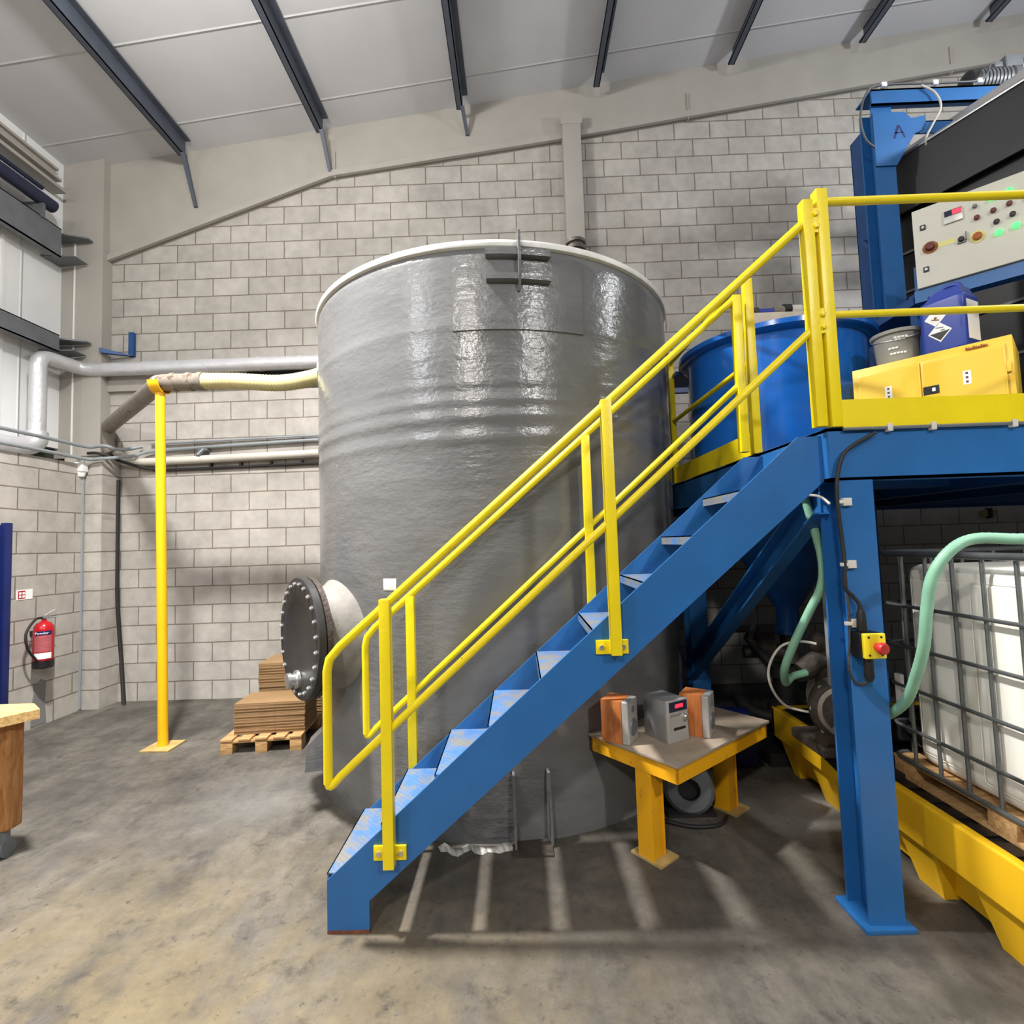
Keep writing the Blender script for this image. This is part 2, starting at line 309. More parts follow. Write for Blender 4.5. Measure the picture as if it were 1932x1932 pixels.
BLUE = lin((36,98,160)); YEL = lin((236,212,18)); ORY = lin((240,190,40))
M = dict(
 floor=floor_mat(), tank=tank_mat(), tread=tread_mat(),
 block_x=block_mat('blockwork_back', 'X', (-.205+.09,0,0)), block_y=block_mat('blockwork_side', 'Y', (.1,0,0)),
 ceil=liner_mat('white_roof_liner', lin((206,206,209)), 'Y', .95), clad=liner_mat('white_wall_liner', lin((234,235,235)), 'Y', .55),
 cream=mat('cream_steel_paint', lin((168,163,155)), .6, var=.05, scale=3, bump=.06, bscale=20, chips=lin((144,139,131)), chip_amt=.32, chip_scale=3),
 purlin=mat('dark_slate_steel', lin((74,80,92)), .5, var=.15, scale=4),
 rail_grey=mat('grey_galvanised_rail', lin((112,116,120)), .45, .3, var=.15, scale=5),
 blue=mat('blue_steel_paint', BLUE, .38, var=.08, scale=5, chips=lin((60,92,130)), chip_amt=.3, chip_scale=14, bump=.03, bscale=60),
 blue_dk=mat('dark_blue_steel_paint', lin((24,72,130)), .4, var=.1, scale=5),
 vat=mat('glossy_blue_vat_paint', lin((24,100,192)), .16, var=.05, scale=3, bump=.02, bscale=14, coat=.3),
 navy=mat('navy_paint', lin((20,34,92)), .4, var=.1),
 yel=mat('yellow_rail_paint', YEL, .36, var=.05, scale=6, chips=lin((108,92,26)), chip_amt=.31, chip_scale=34, bump=.05, bscale=50),
 yel_pole=mat('amber_yellow_pole_paint', lin((244,184,14)), .4, var=.05, scale=6, chips=lin((120,84,30)), chip_amt=.3, chip_scale=20),
 yel_tab=mat('amber_yellow_table_paint', lin((232,168,20)), .45, var=.06, chips=lin((92,70,30)), chip_amt=.36, chip_scale=13, bump=.05, bscale=40),
 yel_cab=mat('yellow_cabinet_enamel', lin((244,200,52)), .38, var=.02, scale=4),
 yel_pl=mat('yellow_polyethylene', lin((236,184,24)), .5, var=.05, scale=4, chips=lin((130,104,34)), chip_amt=.3, chip_scale=10, bump=.04, bscale=30),
 black=mat('black_rubber', lin((30,29,29)), .6, var=.15), blackpl=mat('black_plastic', lin((24,24,26)), .42, var=.12),
 blacksh=mat('black_painted_sheet', lin((44,43,45)), .5, var=.12, scale=3, bump=.03, bscale=8),
 flange=mat('black_flange', lin((42,41,41)), .5, var=.15, scale=8, bump=.05, bscale=60),
 zinc=mat('bright_zinc', lin((205,205,205)), .28, .85, var=.1, scale=20), steel=mat('brushed_steel', lin((172,172,174)), .35, .6, var=.12, scale=10),
 motor=mat('motor_grey', lin((92,94,96)), .45, .15, var=.2, scale=14),
 stain=mat('brown_stained_plastic', lin((150,128,92)), .6, var=.25, scale=20), tubenavy=mat('dull_navy_tube', lin((34,40,66)), .5, var=.12), neck=mat('rough_grey_resin', lin((128,124,118)), .7, var=.22, scale=5, bump=.15, bscale=25),
 dkrust=mat('dark_rust', lin((112,66,46)), .8, var=.3, scale=25),
 foil=mat('aluminium_foil_lagging', lin((206,206,209)), .36, .4, var=.06, scale=9, bump=.25, bscale=22),
 pipe=mat('grimy_grey_pipe', lin((126,118,108)), .6, var=.2, scale=9, chips=lin((96,74,60)), chip_amt=.42, chip_scale=9),
 pvc=mat('grey_conduit_plastic', lin((140,146,150)), .45, var=.08), pvcw=mat('off_white_plastic', lin((206,202,192)), .5, var=.06),
 hose_y=mat('cream_yellow_hose', lin((200,190,140)), .5, var=.08, scale=10), hose_g=mat('pale_green_hose', lin((134,184,156)), .42, var=.08, scale=12),
 white=mat('white_paint', lin((236,236,234)), .45, var=.03), paper=mat('white_paper', lin((246,246,244)), .6, var=.02),
 rim=mat('pale_rim_resin', lin((226,225,220)), .45, var=.1, scale=10, bump=.1, bscale=40),
 panel=mat('pale_grey_enclosure_paint', lin((206,204,192)), .42, var=.03, scale=4),
 red=mat('red_enamel', lin((176,22,34)), .25, var=.05), redpl=mat('red_plastic_button', lin((198,44,40)), .4, var=.05), dkred=mat('dark_red_button', lin((96,28,30)), .4, var=.1),
 green_l=mat('lit_green_lamp', (.1,1.,.22), .4, var=0, emit=.95), red_l=mat('lit_red_display', (1.,.03,.06), .4, var=0, emit=1.2),
 rust=mat('rusty_brown_stain', lin((150,98,52)), .7, var=.25, scale=30), tape=mat('pale_yellow_marker', lin((222,214,140)), .6, var=.05),
 amber=mat('amber_stained_button', lin((164,84,34)), .5, var=.25, scale=60),
 grime=mat('grimy_dark_metal', lin((66,58,52)), .6, .2, var=.35, scale=18, bump=.4, bscale=40), alu=mat('dusty_cast_aluminium', lin((150,140,130)), .5, .5, var=.2, scale=20),
 jerry=mat('blue_polyethylene', lin((36,60,150)), .42, var=.06, scale=5), tubgrey=mat('grey_bucket_plastic', lin((140,140,132)), .45, var=.06),
 ibc=mat('milky_polyethylene', lin((252,249,238)), .42, var=.03, scale=3, bump=.03, bscale=6), cage=mat('dark_galvanised_tube', lin((120,124,124)), .38, .6, var=.15, scale=10),
 wood=wood_mat('pallet_wood', (196,160,112), (154,116,74)), leg_wood=wood_mat('orange_brown_timber', (186,134,84), (144,96,56), (14,14,2)), bench_wood=wood_mat('pale_bench_timber', (218,184,124), (178,140,86)),
 spk=wood_mat('orange_beech_veneer', (204,128,74), (178,102,54), (14,14,2), .45),
 card=mat('brown_cardboard', lin((140,112,80)), .8, var=.12, scale=3, spec=.2), card2=mat('dull_cardboard', lin((140,112,78)), .8, var=.15, scale=4, spec=.2),
 tabtop=mat('dusty_brown_board', lin((150,136,120)), .6, var=.14, scale=8), silver=mat('silver_plastic', lin((186,184,180)), .35, .35, var=.05), dkgl=mat('dark_display_glass', lin((40,44,66)), .15, var=.05),
 ply=mat('pale_worn_plate', lin((206,194,176)), .6, var=.15, scale=8), basepl=mat('yellow_dusted_base_plate', lin((176,150,92)), .6, var=.25, scale=10),
 dkgap=mat('dark_recess', lin((52,56,48)), .9, var=.2, scale=9), patch=mat('grey_cement_patch', lin((122,121,119)), .85, var=.08, scale=6),
 cloud=mat('cloudy_plastic_sheet', lin((188,186,180)), .4, var=.15, scale=12),
)

# ------------------------------------------------------------------ camera
fpx, yaw, pit, rol, camh = 960., math.radians(.6), math.radians(3.4), math.radians(1.87), 1.75
fwd = V((-math.sin(yaw)*math.cos(pit), math.cos(yaw)*math.cos(pit), math.sin(pit)))
rt = V((math.cos(yaw), math.sin(yaw), 0)); up = rt.cross(fwd)
r2 = rt*math.cos(rol)-up*math.sin(rol); u2 = rt*math.sin(rol)+up*math.cos(rol)
cd = bpy.data.cameras.new('camera'); cam = bpy.data.objects.new('camera', cd); COL.objects.link(cam)
mw = Matrix.Identity(4)
for i in range(3): mw[i][0] = r2[i]; mw[i][1] = u2[i]; mw[i][2] = -fwd[i]
mw[2][3] = camh; cam.matrix_world = mw
cd.sensor_width = 36; cd.lens = fpx/1932*36; cd.clip_start = .05; cd.clip_end = 100
SC.camera = cam

# ------------------------------------------------------------------ the setting
W = 6.15
def ceil_z(x): return 6.67+.13*(x+5.05)
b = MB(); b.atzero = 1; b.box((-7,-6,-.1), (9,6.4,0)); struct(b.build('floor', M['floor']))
b = MB(); b.atzero = 1; b.box((-5.6,W,0), (9,W+.2,9)); struct(b.build('wall_back', M['block_x']))
b = MB(); b.atzero = 1; b.hexa([(-7,-6,ceil_z(-7)),(9,-6,ceil_z(9)),(9,6.4,ceil_z(9)),(-7,6.4,ceil_z(-7))], [(-7,-6,ceil_z(-7)+.1),(9,-6,ceil_z(9)+.1),(9,6.4,ceil_z(9)+.1),(-7,6.4,ceil_z(-7)+.1)])
struct(b.build('ceiling', M['ceil']))
b = MB(); b.atzero = 1; b.box((-5.75,-6,0), (-5.05,5.86,2.82)); wl = struct(b.build('wall_left', M['block_y']))
b = MB(); b.box((-5.75,-6,2.82), (-5.56,6.1,3.05)); b.build('shadow_gap', M['dkgap'], wl)
b = MB(); b.atzero = 1; b.box((-5.75,-6,3.05), (-5.5,6.1,6.7)); wc = struct(b.build('wall_left_cladding', M['clad']))
for yy in (5.28, 4.2, 3.1):
    b = MB(); b.box((-5.5,yy-.025,3.05), (-5.485,yy+.025,6.5), .004); b.build('cladding_joint_strip', M['white'], wc)
b = MB(); b.box((-5.06,4.98,0), (-5.045,5.36,.012)); 
b2 = MB(); b2.prism([(-5.055,5.26,.02),(-5.055,5.43,.02),(-5.055,5.41,.24),(-5.055,5.42,.45),(-5.055,5.36,.48),(-5.055,5.30,.42),(-5.055,5.27,.25)], (.012,0,0)); b2.build('cement_patch', M['patch'], wl); b.bm.free()
b = MB(); b.atzero = 1; b.box((-5.3,5.87,0), (-4.85,W,2.93)); struct(b.build('wall_corner_pier', M['block_x']))
# portal frame: column, rafter, gable post
b = MB(); b.box((-5.55,6.0,2.93), (-4.99,W,6.75)); c1 = struct(b.build('trim_1', M['cream']), 'cream painted corner column above the block pier')
b = MB(); b.box((-5.34,5.99,2.93), (-5.325,6.0,5.6)); b.build('cable_trunking', M['white'], c1)
low = [(-5.01,5.40),(-2.19,6.385),(.65,6.74),(6.56,7.57),(9,7.91)]
b = MB()
for (x0,z0),(x1,z1) in zip(low, low[1:]):
    b.hexa([(x0,6.1,z0),(x1,6.1,z1),(x1,6.13,z1),(x0,6.13,z0)], [(x0,6.1,ceil_z(x0)),(x1,6.1,ceil_z(x1)),(x1,6.13,ceil_z(x1)),(x0,6.13,ceil_z(x0))])
rf = struct(b.build('trim_2', M['cream']), 'cream painted roof rafter with deep haunch')
for (x0,z0),(x1,z1) in zip(low, low[1:]):
    b = MB(); b.hexa([(x0,6.06,z0),(x1,6.06,z1),(x1,W,z1),(x0,W,z0)], [(x0,6.06,z0+.075),(x1,6.06,z1+.075),(x1,W,z1+.075),(x0,W,z0+.075)]); b.build('bottom_flange', M['cream'], rf)
for x, z in ((-2.14,6.37),(2.3,6.95),(5.6,7.41)):
    b = MB(); b.box((x-.006,6.075,z), (x+.006,6.11,z+.35)); b.build('stiffener', M['cream'], rf)
b = MB(); b.box((.71,5.95,0), (.93,W,6.93), .004); b.box((.69,5.945,6.84),(.95,5.96,7.0)); struct(b.build('trim_3', M['cream']), 'cream painted gable post behind the tank')
b = MB(); b.box((-5.08,6.1,3.76), (-3.28,W,3.98), .004); struct(b.build('trim_4', M['cream']), 'cream lintel band under the silver duct')
b = MB(); b.box((-3.28,6.135,3.74), (.6,W,3.96)); struct(b.build('trim_5', M['blackpl']), 'dark slot beside the cream lintel')
# blue door on the left wall
b = MB(); b.box((-5.06,3.9,0), (-5.02,4.93,2.08), .003); d1 = struct(b.build('door_1', M['navy']))
b = MB(); b.box((-5.04,4.9,0), (-4.99,4.97,2.1), .003); b.build('door_frame', M['navy'], d1)
# purlins under the roof
PX = [-3.935,-2.236,-.51,1.173,2.83,4.44,5.99]
names = ['leftmost dark roof purlin, above the haunch by the corner','second dark roof purlin from the left, ending at the haunch tip','third dark roof purlin from the left, over the tank left half',
 'fourth dark roof purlin from the left, above the gable post','fifth dark roof purlin, third from the right','sixth dark roof purlin, second from the right','rightmost dark roof purlin, over the motor']
for x, lb in zip(PX, names):
    z = ceil_z(x)
    t = thing('roof_purlin', lb, 'purlin', (x,5.9,z-.2), 'dark purlins under the white roof')
    b = MB(); y0, y1 = -5.5, 5.93
    b.box((x-.006,y0,z-.2), (x+.006,y1,z+.0)); b.box((x-.07,y0,z-.2), (x+.006,y1,z-.192)); b.box((x-.07,y0,z-.2),(x-.062,y1,z-.175)); b.box((x-.006,y0,z-.018),(x+.07,y1,z-.004))
    b.build('z_section', M['purlin'], t)
    zz = [q for q in zip(low, low[1:]) if q[0][0] <= x <= q[1][0]][0]
    zl = zz[0][1]+(zz[1][1]-zz[0][1])*(x-zz[0][0])/(zz[1][0]-zz[0][0])+.03
    drop = min(.55, (z-.2-zl)*.85+.05)
    if x > 0: continue
    if x > -1: drop = .2
    b = MB(); b.hexa([(x-.02,5.87,z-.2),(x+.03,5.87,z-.2),(x+.03,5.92,z-.2),(x-.02,5.92,z-.2)][::-1], [(x+.02,6.07,z-.2-drop),(x+.06,6.07,z-.2-drop),(x+.06,6.095,z-.2-drop),(x+.02,6.095,z-.2-drop)][::-1]); b.build('rafter_stay', M['purlin'], t)
# side rails on the cladding
def side_rail(z0, z1, lb):
    t = thing('cladding_rail', lb, 'rail', (-5.35,5.5,z0), 'grey cladding rails on the left wall')
    b = MB(); b.box((-5.5,-5.5,z1-.012), (-5.28,5.75,z1)); b.box((-5.3,-5.5,z0), (-5.28,5.75,z1)); b.box((-5.36,-5.5,z0),(-5.28,5.75,z0+.01)); b.build('z_section', M['rail_grey'], t)
    b = MB(); b.hexa([(-5.5,5.72,z1-.03),(-5.1,5.9,z1-.03),(-5.1,5.98,z1-.03),(-5.5,5.98,z1-.03)], [(-5.5,5.72,z1-.012),(-5.1,5.9,z1-.012),(-5.1,5.98,z1-.012),(-5.5,5.98,z1-.012)]); b.build('end_cleat', M['rail_grey'], t)
    b = MB(); b.hexa([(-5.5,5.72,z0+.01),(-5.16,5.8,z0+.03),(-5.16,5.98,z0+.03),(-5.5,5.98,z0+.01)], [(-5.5,5.72,z0+.02),(-5.16,5.8,z0+.04),(-5.16,5.98,z0+.04),(-5.5,5.98,z0+.02)]); b.build('end_cleat', M['rail_grey'], t)
side_rail(5.28, 5.62, 'upper grey cladding rail, under the navy tube at the left edge')
side_rail(4.14, 4.34, 'lower grey cladding rail, above the silver duct elbow')
b = MB(); b.tube([(-5.3,-5.5,5.83),(-5.3,5.65,5.83)], .075, 14); tb = tag(b.build('navy_tube', M['tubenavy']), 'thick navy tube running along the left wall under the eaves', 'tube')
b = MB(); b.tube([(-5.4,-5.5,6.04),(-5.4,5.62,6.04)], .025, 10); b.build('slim_tube', M['tubenavy'], tb)
for yy in (5.5,3.5,1.5): b = MB(); b.box((-5.483,yy-.02,5.6),(-5.26,yy+.02,5.78)); b.build('tube_bracket', M['rail_grey'], tb)
b = MB(); b.box((-5.483,-5.5,6.13), (-5.32,5.85,6.17)); b.box((-5.483,-5.5,6.17),(-5.46,5.85,6.45)); b.box((-5.483,-5.5,6.28),(-5.38,5.85,6.31)); b.box((-5.483,-5.5,6.42),(-5.42,5.85,6.45)); struct(b.build('trim_6', M['cream']), 'cream stepped eaves flashing above the navy tube')

# ------------------------------------------------------------------ pipework on the walls
dz, dy = 4.0, 6.0
t = thing('insulated_duct', 'silver foil lagged duct along the back wall above the yellow hose', 'duct', (-4.5,dy,dz))
b = MB(); b.tube([(-5.05,dy,dz),(-1.6,dy,dz-.0)], .08, 22); b.build('horizontal_run', M['foil'], t)
for x in (-4.42,-3.7,-3.05,-2.55): b = MB(); b.tube([(x-.03,dy,dz),(x+.03,dy,dz)], .085, 22); b.build('joint_band', M['foil'], t)
b = MB(); b.tube([(-5.3,5.52,3.75),(-5.3,5.52,3.92),(-5.3,5.6,4.01),(-5.26,5.8,4.02),(-5.2,5.95,4.01),(-5.05,dy,dz),(-4.95,dy,dz)], .08, 18, smooth=5); b.build('elbow', M['foil'], t)
b = MB(); b.tube([(-5.3,5.52,3.1),(-5.3,5.52,3.8)], .079, 18); b.build('drop_pipe', M['foil'], t)
b = MB(); b.tube([(-5.3,5.52,3.14),(-5.3,5.5,3.02),(-5.34,5.38,2.96),(-5.4,5.1,2.96),(-5.4,4.9,2.96)], .1, 16, smooth=5); b.build('lower_bend', M['foil'], t)
# transfer pipe and hose from the yellow pole
px, py, pz = -3.345, 4.69, 3.35
t = thing('transfer_pipe', 'grimy grey pipe resting on the yellow pole, sloping off to the back corner', 'pipe', (px,py,pz))
b = MB(); b.tube([(-4.86,5.98,3.3),(-3.46,4.79,pz),(-3.38,4.72,pz+.01),(-3.28,4.69,pz+.012),(-2.92,4.69,pz+.012)], .078, 18, smooth=6); b.build('pipe_run', M['pipe'], t)
for x in (-3.2,-3.05,-2.94): b = MB(); b.tube([(x-.02,4.69,pz+.012),(x+.025,4.69,pz+.012)], .087, 18); b.build('hose_band', M['pipe'], t)
b = MB(); b.tube([(-4.86,5.98,3.3),(-4.92,6.04,3.28),(-4.94,6.06,3.1),(-4.9,6.06,2.98)], .07, 14, smooth=5); b.build('down_bend', M['pipe'], t)
b = MB(); b.tube([(-2.93,4.69,pz+.012),(-2.6,4.69,pz+.0),(-2.2,4.68,pz-.035),(-1.9,4.66,pz-.01),(-1.7,4.63,pz+.03)], .074, 16, smooth=60, rf=lambda u: 1+.05*math.sin(u*2*PI*50)); tag(b.build('ribbed_hose', M['hose_y']), 'cream yellow ribbed hose from the grey pipe to the tank', 'hose')
t = thing('pipe_prop', 'tall amber yellow pole propping the grey pipe, on a square base plate', 'pole', (-3.28,4.69,0))
b = MB(); b.tube([(-3.28,4.69,.015),(-3.335,4.69,3.26)], .042, 16); b.build('pole', M['yel_pole'], t)
b = MB(); b.box((-3.41,4.57,0), (-3.15,4.82,.015), .003); b.build('base_plate', M['basepl'], t)
b = MB(); b.lathe([(.098,-.05),(.106,-.05),(.106,.05),(.098,.05)], (-3.335,4.69,pz+.012), (1,0,0), 20, cap=False, a0=PI*.5, a1=PI*1.5, ref=(0,0,1)); b.build('saddle', M['yel_pole'], t)
# cables and pipes on the back wall
def wall_pipe(name, pts, r, m, lb, cat, sm=6, n=8):
    b = MB(); b.tube(pts, r, n, smooth=sm); return tag(b.build(name, m), lb, cat)
wall_pipe('conduit', [(-5.02,4.0,3.03),(-5.02,4.8,3.03),(-5.02,5.4,3.03),(-4.98,5.8,3.02),(-4.8,5.84,3.03),(-4.7,5.95,3.0),(-4.55,6.1,3.06)], .02, M['pvc'], 'upper grey conduit bending round the corner, above its twin', 'conduit')
wall_pipe('conduit', [(-5.0,4.0,2.88),(-5.0,4.8,2.88),(-5.0,5.4,2.88),(-4.96,5.78,2.87),(-4.8,5.83,2.88),(-4.6,6.0,2.93),(-4.4,6.1,3.0),(-3.5,6.11,3.04),(-2.4,6.11,3.075),(-1.6,6.11,3.09)], .02, M['pvc'], 'lower grey conduit running on along the back wall to the tank', 'conduit')
wall_pipe('conduit', [(-4.45,6.115,3.09),(-3.6,6.115,3.11),(-2.4,6.115,3.13),(-1.6,6.115,3.15)], .014, M['pvc'], 'slim grey conduit just above the long wall conduit', 'conduit', 2)
wall_pipe('drain_pipe', [(-4.86,6.09,3.05),(-4.84,6.09,2.98),(-4.68,6.09,2.9),(-4.4,6.09,2.87),(-1.6,6.09,2.92)], .048, M['pvcw'], 'thick off white waste pipe on the back wall under the conduits', 'pipe', 5, 14)
wall_pipe('black_pipe', [(-5.0,5.84,2.95),(-4.85,5.85,2.94),(-4.7,6.0,2.86),(-4.45,6.1,2.785),(-4.1,6.12,2.77),(-1.6,6.12,2.8)], .018, M['black'], 'thin black pipe clipped along the back wall under the waste pipe', 'pipe')
for x in (-3.72,-3.35,-2.98,-2.6): b = MB(); b.box((x-.012,6.1,2.79),(x+.012,W,2.83)); tag(b.build('pipe_clip', M['blackpl']), 'small black clip holding the thin black pipe to the wall', 'clip', 'clips of the thin black pipe')
wall_pipe('hanging_hose', [(-4.84,6.1,2.66),(-4.84,6.1,1.8),(-4.83,6.1,1.2),(-4.77,6.09,.55),(-4.66,6.0,.02)], .022, M['black'], 'black hose hanging down the back wall to the floor beside the pier', 'hose')
b = MB(); b.box((-3.86,6.08,2.98),(-3.74,W,3.02)); b.tube([(-3.8,6.1,3.0),(-3.84,6.05,2.92)], .03, 10); tag(b.build('pipe_bracket', M['rail_grey']), 'grey pipe bracket under the long conduit', 'bracket')
wall_pipe('vertical_conduit', [(-5.05,5.84,0.02),(-5.05,5.84,2.66)], .016, M['pvc'], 'vertical grey conduit in the corner of the block pier', 'conduit', 0)
t = thing('sensor', 'white movement sensor on top of the vertical conduit', 'sensor', (-5.05,5.8,2.66))
b = MB(); b.box((-5.1,5.76,2.72),(-5.0,5.86,2.84), .02, 3); b.build('housing', M['white'], t)
b = MB(); b.lathe([(0,0),(.035,.012),(.045,.04),(.045,.06)], (-5.05,5.81,2.66), n=20); b.build('lens', M['white'], t)
b = MB(); b.box((-4.74,6.1,4.2),(-4.68,W,4.5), .003); b.hexa([(-4.98,5.95,4.2),(-4.7,6.1,4.2),(-4.7,W,4.2),(-4.98,6.02,4.2)], [(-4.98,5.95,4.26),(-4.7,6.1,4.21),(-4.7,W,4.21),(-4.98,6.02,4.26)]); tag(b.build('wall_bracket', M['blue_dk']), 'small blue angle bracket on the back wall above the silver duct', 'bracket')
# extinguisher
ex, ey = -4.93, 5.26
t = thing('fire_extinguisher', 'red fire extinguisher hung on the left block wall', 'fire extinguisher', (ex,ey,.62))
prof = [(0,.68),(.07,.68),(.083,.70),(.085,.72),(.085,1.0),(.08,1.04),(.06,1.075),(.03,1.09),(.02,1.1),(.02,1.13),(0,1.13)]
b = MB(); b.lathe(prof, (ex,ey,0), n=32, cap=False); b.build('cylinder', M['red'], t)
b = MB(); b.lathe([(0,.62),(.08,.62),(.088,.63),(.088,.70),(.08,.7)], (ex,ey,0), n=32); b.build('base_skirt', M['blackpl'], t)
lab = dict(ref=(.55,-.83,0), n=16, cap=False)
b = MB(); b.lathe([(.0862,.72),(.0862,.78)], (ex,ey,0), a0=-.75, a1=.95, **lab); b.build('white_label', M['paper'], t)
b = MB(); b.lathe([(.0862,.79),(.0862,.955)], (ex,ey,0), a0=-.75, a1=.95, **lab); lb_ = b.build('text_label', mat('dull_red_print', lin((170,86,92)), .5, var=.25, scale=60, stretch=(.2,.2,3)), t)
b = MB(); b.lathe([(.0865,.96),(.0865,1.0)], (ex,ey,0), a0=-.7, a1=.95, **lab); b.build('name_band', M['navy'], t)
text('lettering', 'Powder', .034, frame((ex+.55*.0885,ey-.83*.0885,.98), (.83,.55,0), (0,0,1), (.55,-.83,0)), M['white'], t)
b = MB(); b.box((ex-.02,ey-.02,1.12),(ex+.03,ey+.02,1.155), .004); b.tube([(ex,ey,1.15),(ex+.04,ey+.08,1.2)], .008, 8); b.tube([(ex,ey,1.13),(ex+.05,ey+.09,1.125)], .007, 8); b.build('valve_handle', M['steel'], t)
b = MB(); b.tube([(ex,ey-.02,1.13),(ex,ey-.1,1.12),(ex+.01,ey-.2,1.0),(ex+.02,ey-.19,.85),(ex+.02,ey-.1,.72),(ex+.01,ey-.05,.66)], .012, 8, smooth=6); b.build('hose', M['black'], t)
b = MB(); b.box((-5.05,ey-.03,.95),(ex-.06,ey+.03,1.0)); b.build('wall_hook', M['blackpl'], t)
t = thing('fire_sign', 'small white sign with red pictogram above the fire extinguisher', 'sign', (-5.045,5.16,1.33))
b = MB(); b.box((-5.05,5.08,1.33),(-5.046,5.25,1.43)); b.build('plate', M['paper'], t)
b = MB(); b.box((-5.046,5.095,1.34),(-5.0445,5.17,1.42)); rd = b.build('red_square', M['red'], t)
b = MB()
for yy in (5.105,5.14):
    for zz in (1.35,1.383): b.box((-5.0445,yy,zz),(-5.0435,yy+.024,zz+.024))
b.build('pictogram', M['paper'], rd)

# ------------------------------------------------------------------ the big tank
tc = V((-.172,4.575,0)); R = 1.505
def tank_pt(az, z, r=R):   # az measured from the camera-facing direction (-Y), positive to the right
    return V((tc.x+r*math.sin(az), tc.y-r*math.cos(az), z))
t = thing('storage_tank', 'huge grey cylindrical fibreglass storage tank behind the stairs', 'tank', (tc.x,tc.y,0))
prof = [(R-.0,0)]
def ridge(z): 
    d = 0
    for zc, a, w in ((2.63,.006,.03),(2.53,.008,.035),(2.40,.006,.035),(2.74,.003,.015),(3.10,.004,.03)): d += a*math.exp(-((z-zc)/w)**2)
    return d
for i in range(181): z = .02+i*(3.52)/180; prof.append((R+ridge(z), z))
prof += [(R-.004,3.575),(R-.014,3.6),(R-.03,3.615)]
b = MB(); b.lathe(prof, tc, n=160, cap=False); b.build('shell', M['tank'], t)
b = MB(); b.lathe([(R-.06,3.59),(R-.004,3.59),(R+.012,3.597),(R+.018,3.615),(R+.012,3.635),(R-.004,3.645),(R-.06,3.648)], tc, n=160, cap=False); b.build('rim', M['rim'], t)
b = MB(); b.lathe([(0,3.7),(.8,3.68),(R-.05,3.625)], tc, n=96, cap=False); b.build('lid', M['tank'], t)
def curved(mb, az0, az1, z0, z1, r0, r1, n=12):
    mb.lathe([(r0,z0),(r1,z0+.004),(r1,z1-.004),(r0,z1)], tc, n=n, cap=False, a0=az0-PI/2, a1=az1-PI/2)
def az_of_x(x): return math.asin(max(-1,min(1,(x-tc.x)/R)))
b = MB(); curved(b, az_of_x(-.36), az_of_x(.46), 3.06, 3.55, R-.002, R+.012, 20); b.build('reinforcing_patch', M['tank'], t)
for z0, z1 in ((3.515,3.565),(3.36,3.405)):
    b = MB(); curved(b, az_of_x(-.145), az_of_x(.245), z0, z1, R, R+.055, 10); 
    for az in (az_of_x(-.145), az_of_x(.245)):
        p, q = tank_pt(az,z0,R), tank_pt(az,z0,R+.055); b.quad([p,q,q+V((0,0,z1-z0)),p+V((0,0,z1-z0))])
    b.build('bracket_pad', M['tank'], t)
a = az_of_x(.055); d = V((math.sin(a),-math.cos(a),0)); s_ = V((math.cos(a),math.sin(a),0))*.008
p = tank_pt(a,0,R-.005)
b = MB(); b.prism([p+V((0,0,3.31))-s_, p+d*.03+V((0,0,3.30))-s_, p+d*.085+V((0,0,3.4))-s_, p+d*.085+V((0,0,3.66))-s_, p+d*.06+V((0,0,3.69))-s_, p+V((0,0,3.6))-s_], s_*2); b.build('lifting_lug', M['tank'], t)
a = math.radians(-100); d = V((math.sin(a),-math.cos(a),0)); s_ = V((math.cos(a),math.sin(a),0))*.008; p = tank_pt(a,0,R-.01)
b = MB(); b.prism([p+V((0,0,3.7))-s_, p+d*.14+V((0,0,3.86))-s_, p+d*.13+V((0,0,4.0))-s_, p+V((0,0,4.02))-s_], s_*2); q_ = b; q_.bm.free()
b = MB(); b.prism([p+V((0,0,3.42))-s_, p+d*.09+V((0,0,3.6))-s_, p+d*.13+V((0,0,3.78))-s_, p+V((0,0,3.6))-s_], s_*2); b.build('lifting_lug', M['tank'], t)
# foot channel at the bottom front
for x in (-.075,.125):
    a = az_of_x(x); p = tank_pt(a,0,R-.005); d = V((math.sin(a),-math.cos(a),0)); s_ = V((math.cos(a),math.sin(a),0))*.007
    b = MB(); b.prism([p+V((0,0,.012))-s_, p+d*.09+V((0,0,.012))-s_, p+d*.075+V((0,0,.2))-s_, p+d*.05+V((0,0,.4))-s_, p+V((0,0,.41))-s_], s_*2); b.build('foot_fin', M['tank'], t)
b = MB(); b.box((-.09,2.93,0),(.14,3.09,.012)); b.build('foot_plate', M['grime'], t)
a = math.radians(-76); p = tank_pt(a,0,R); d = V((math.sin(a),-math.cos(a),0)); s_ = V((math.cos(a),math.sin(a),0))*.1
b = MB(); b.prism([p-d*.02-s_, p+d*.13-s_, p+d*.11+V((0,0,.2))-s_, p-d*.02+V((0,0,.32))-s_], s_*2); b.build('hold_down_lug', M['tank'], t)
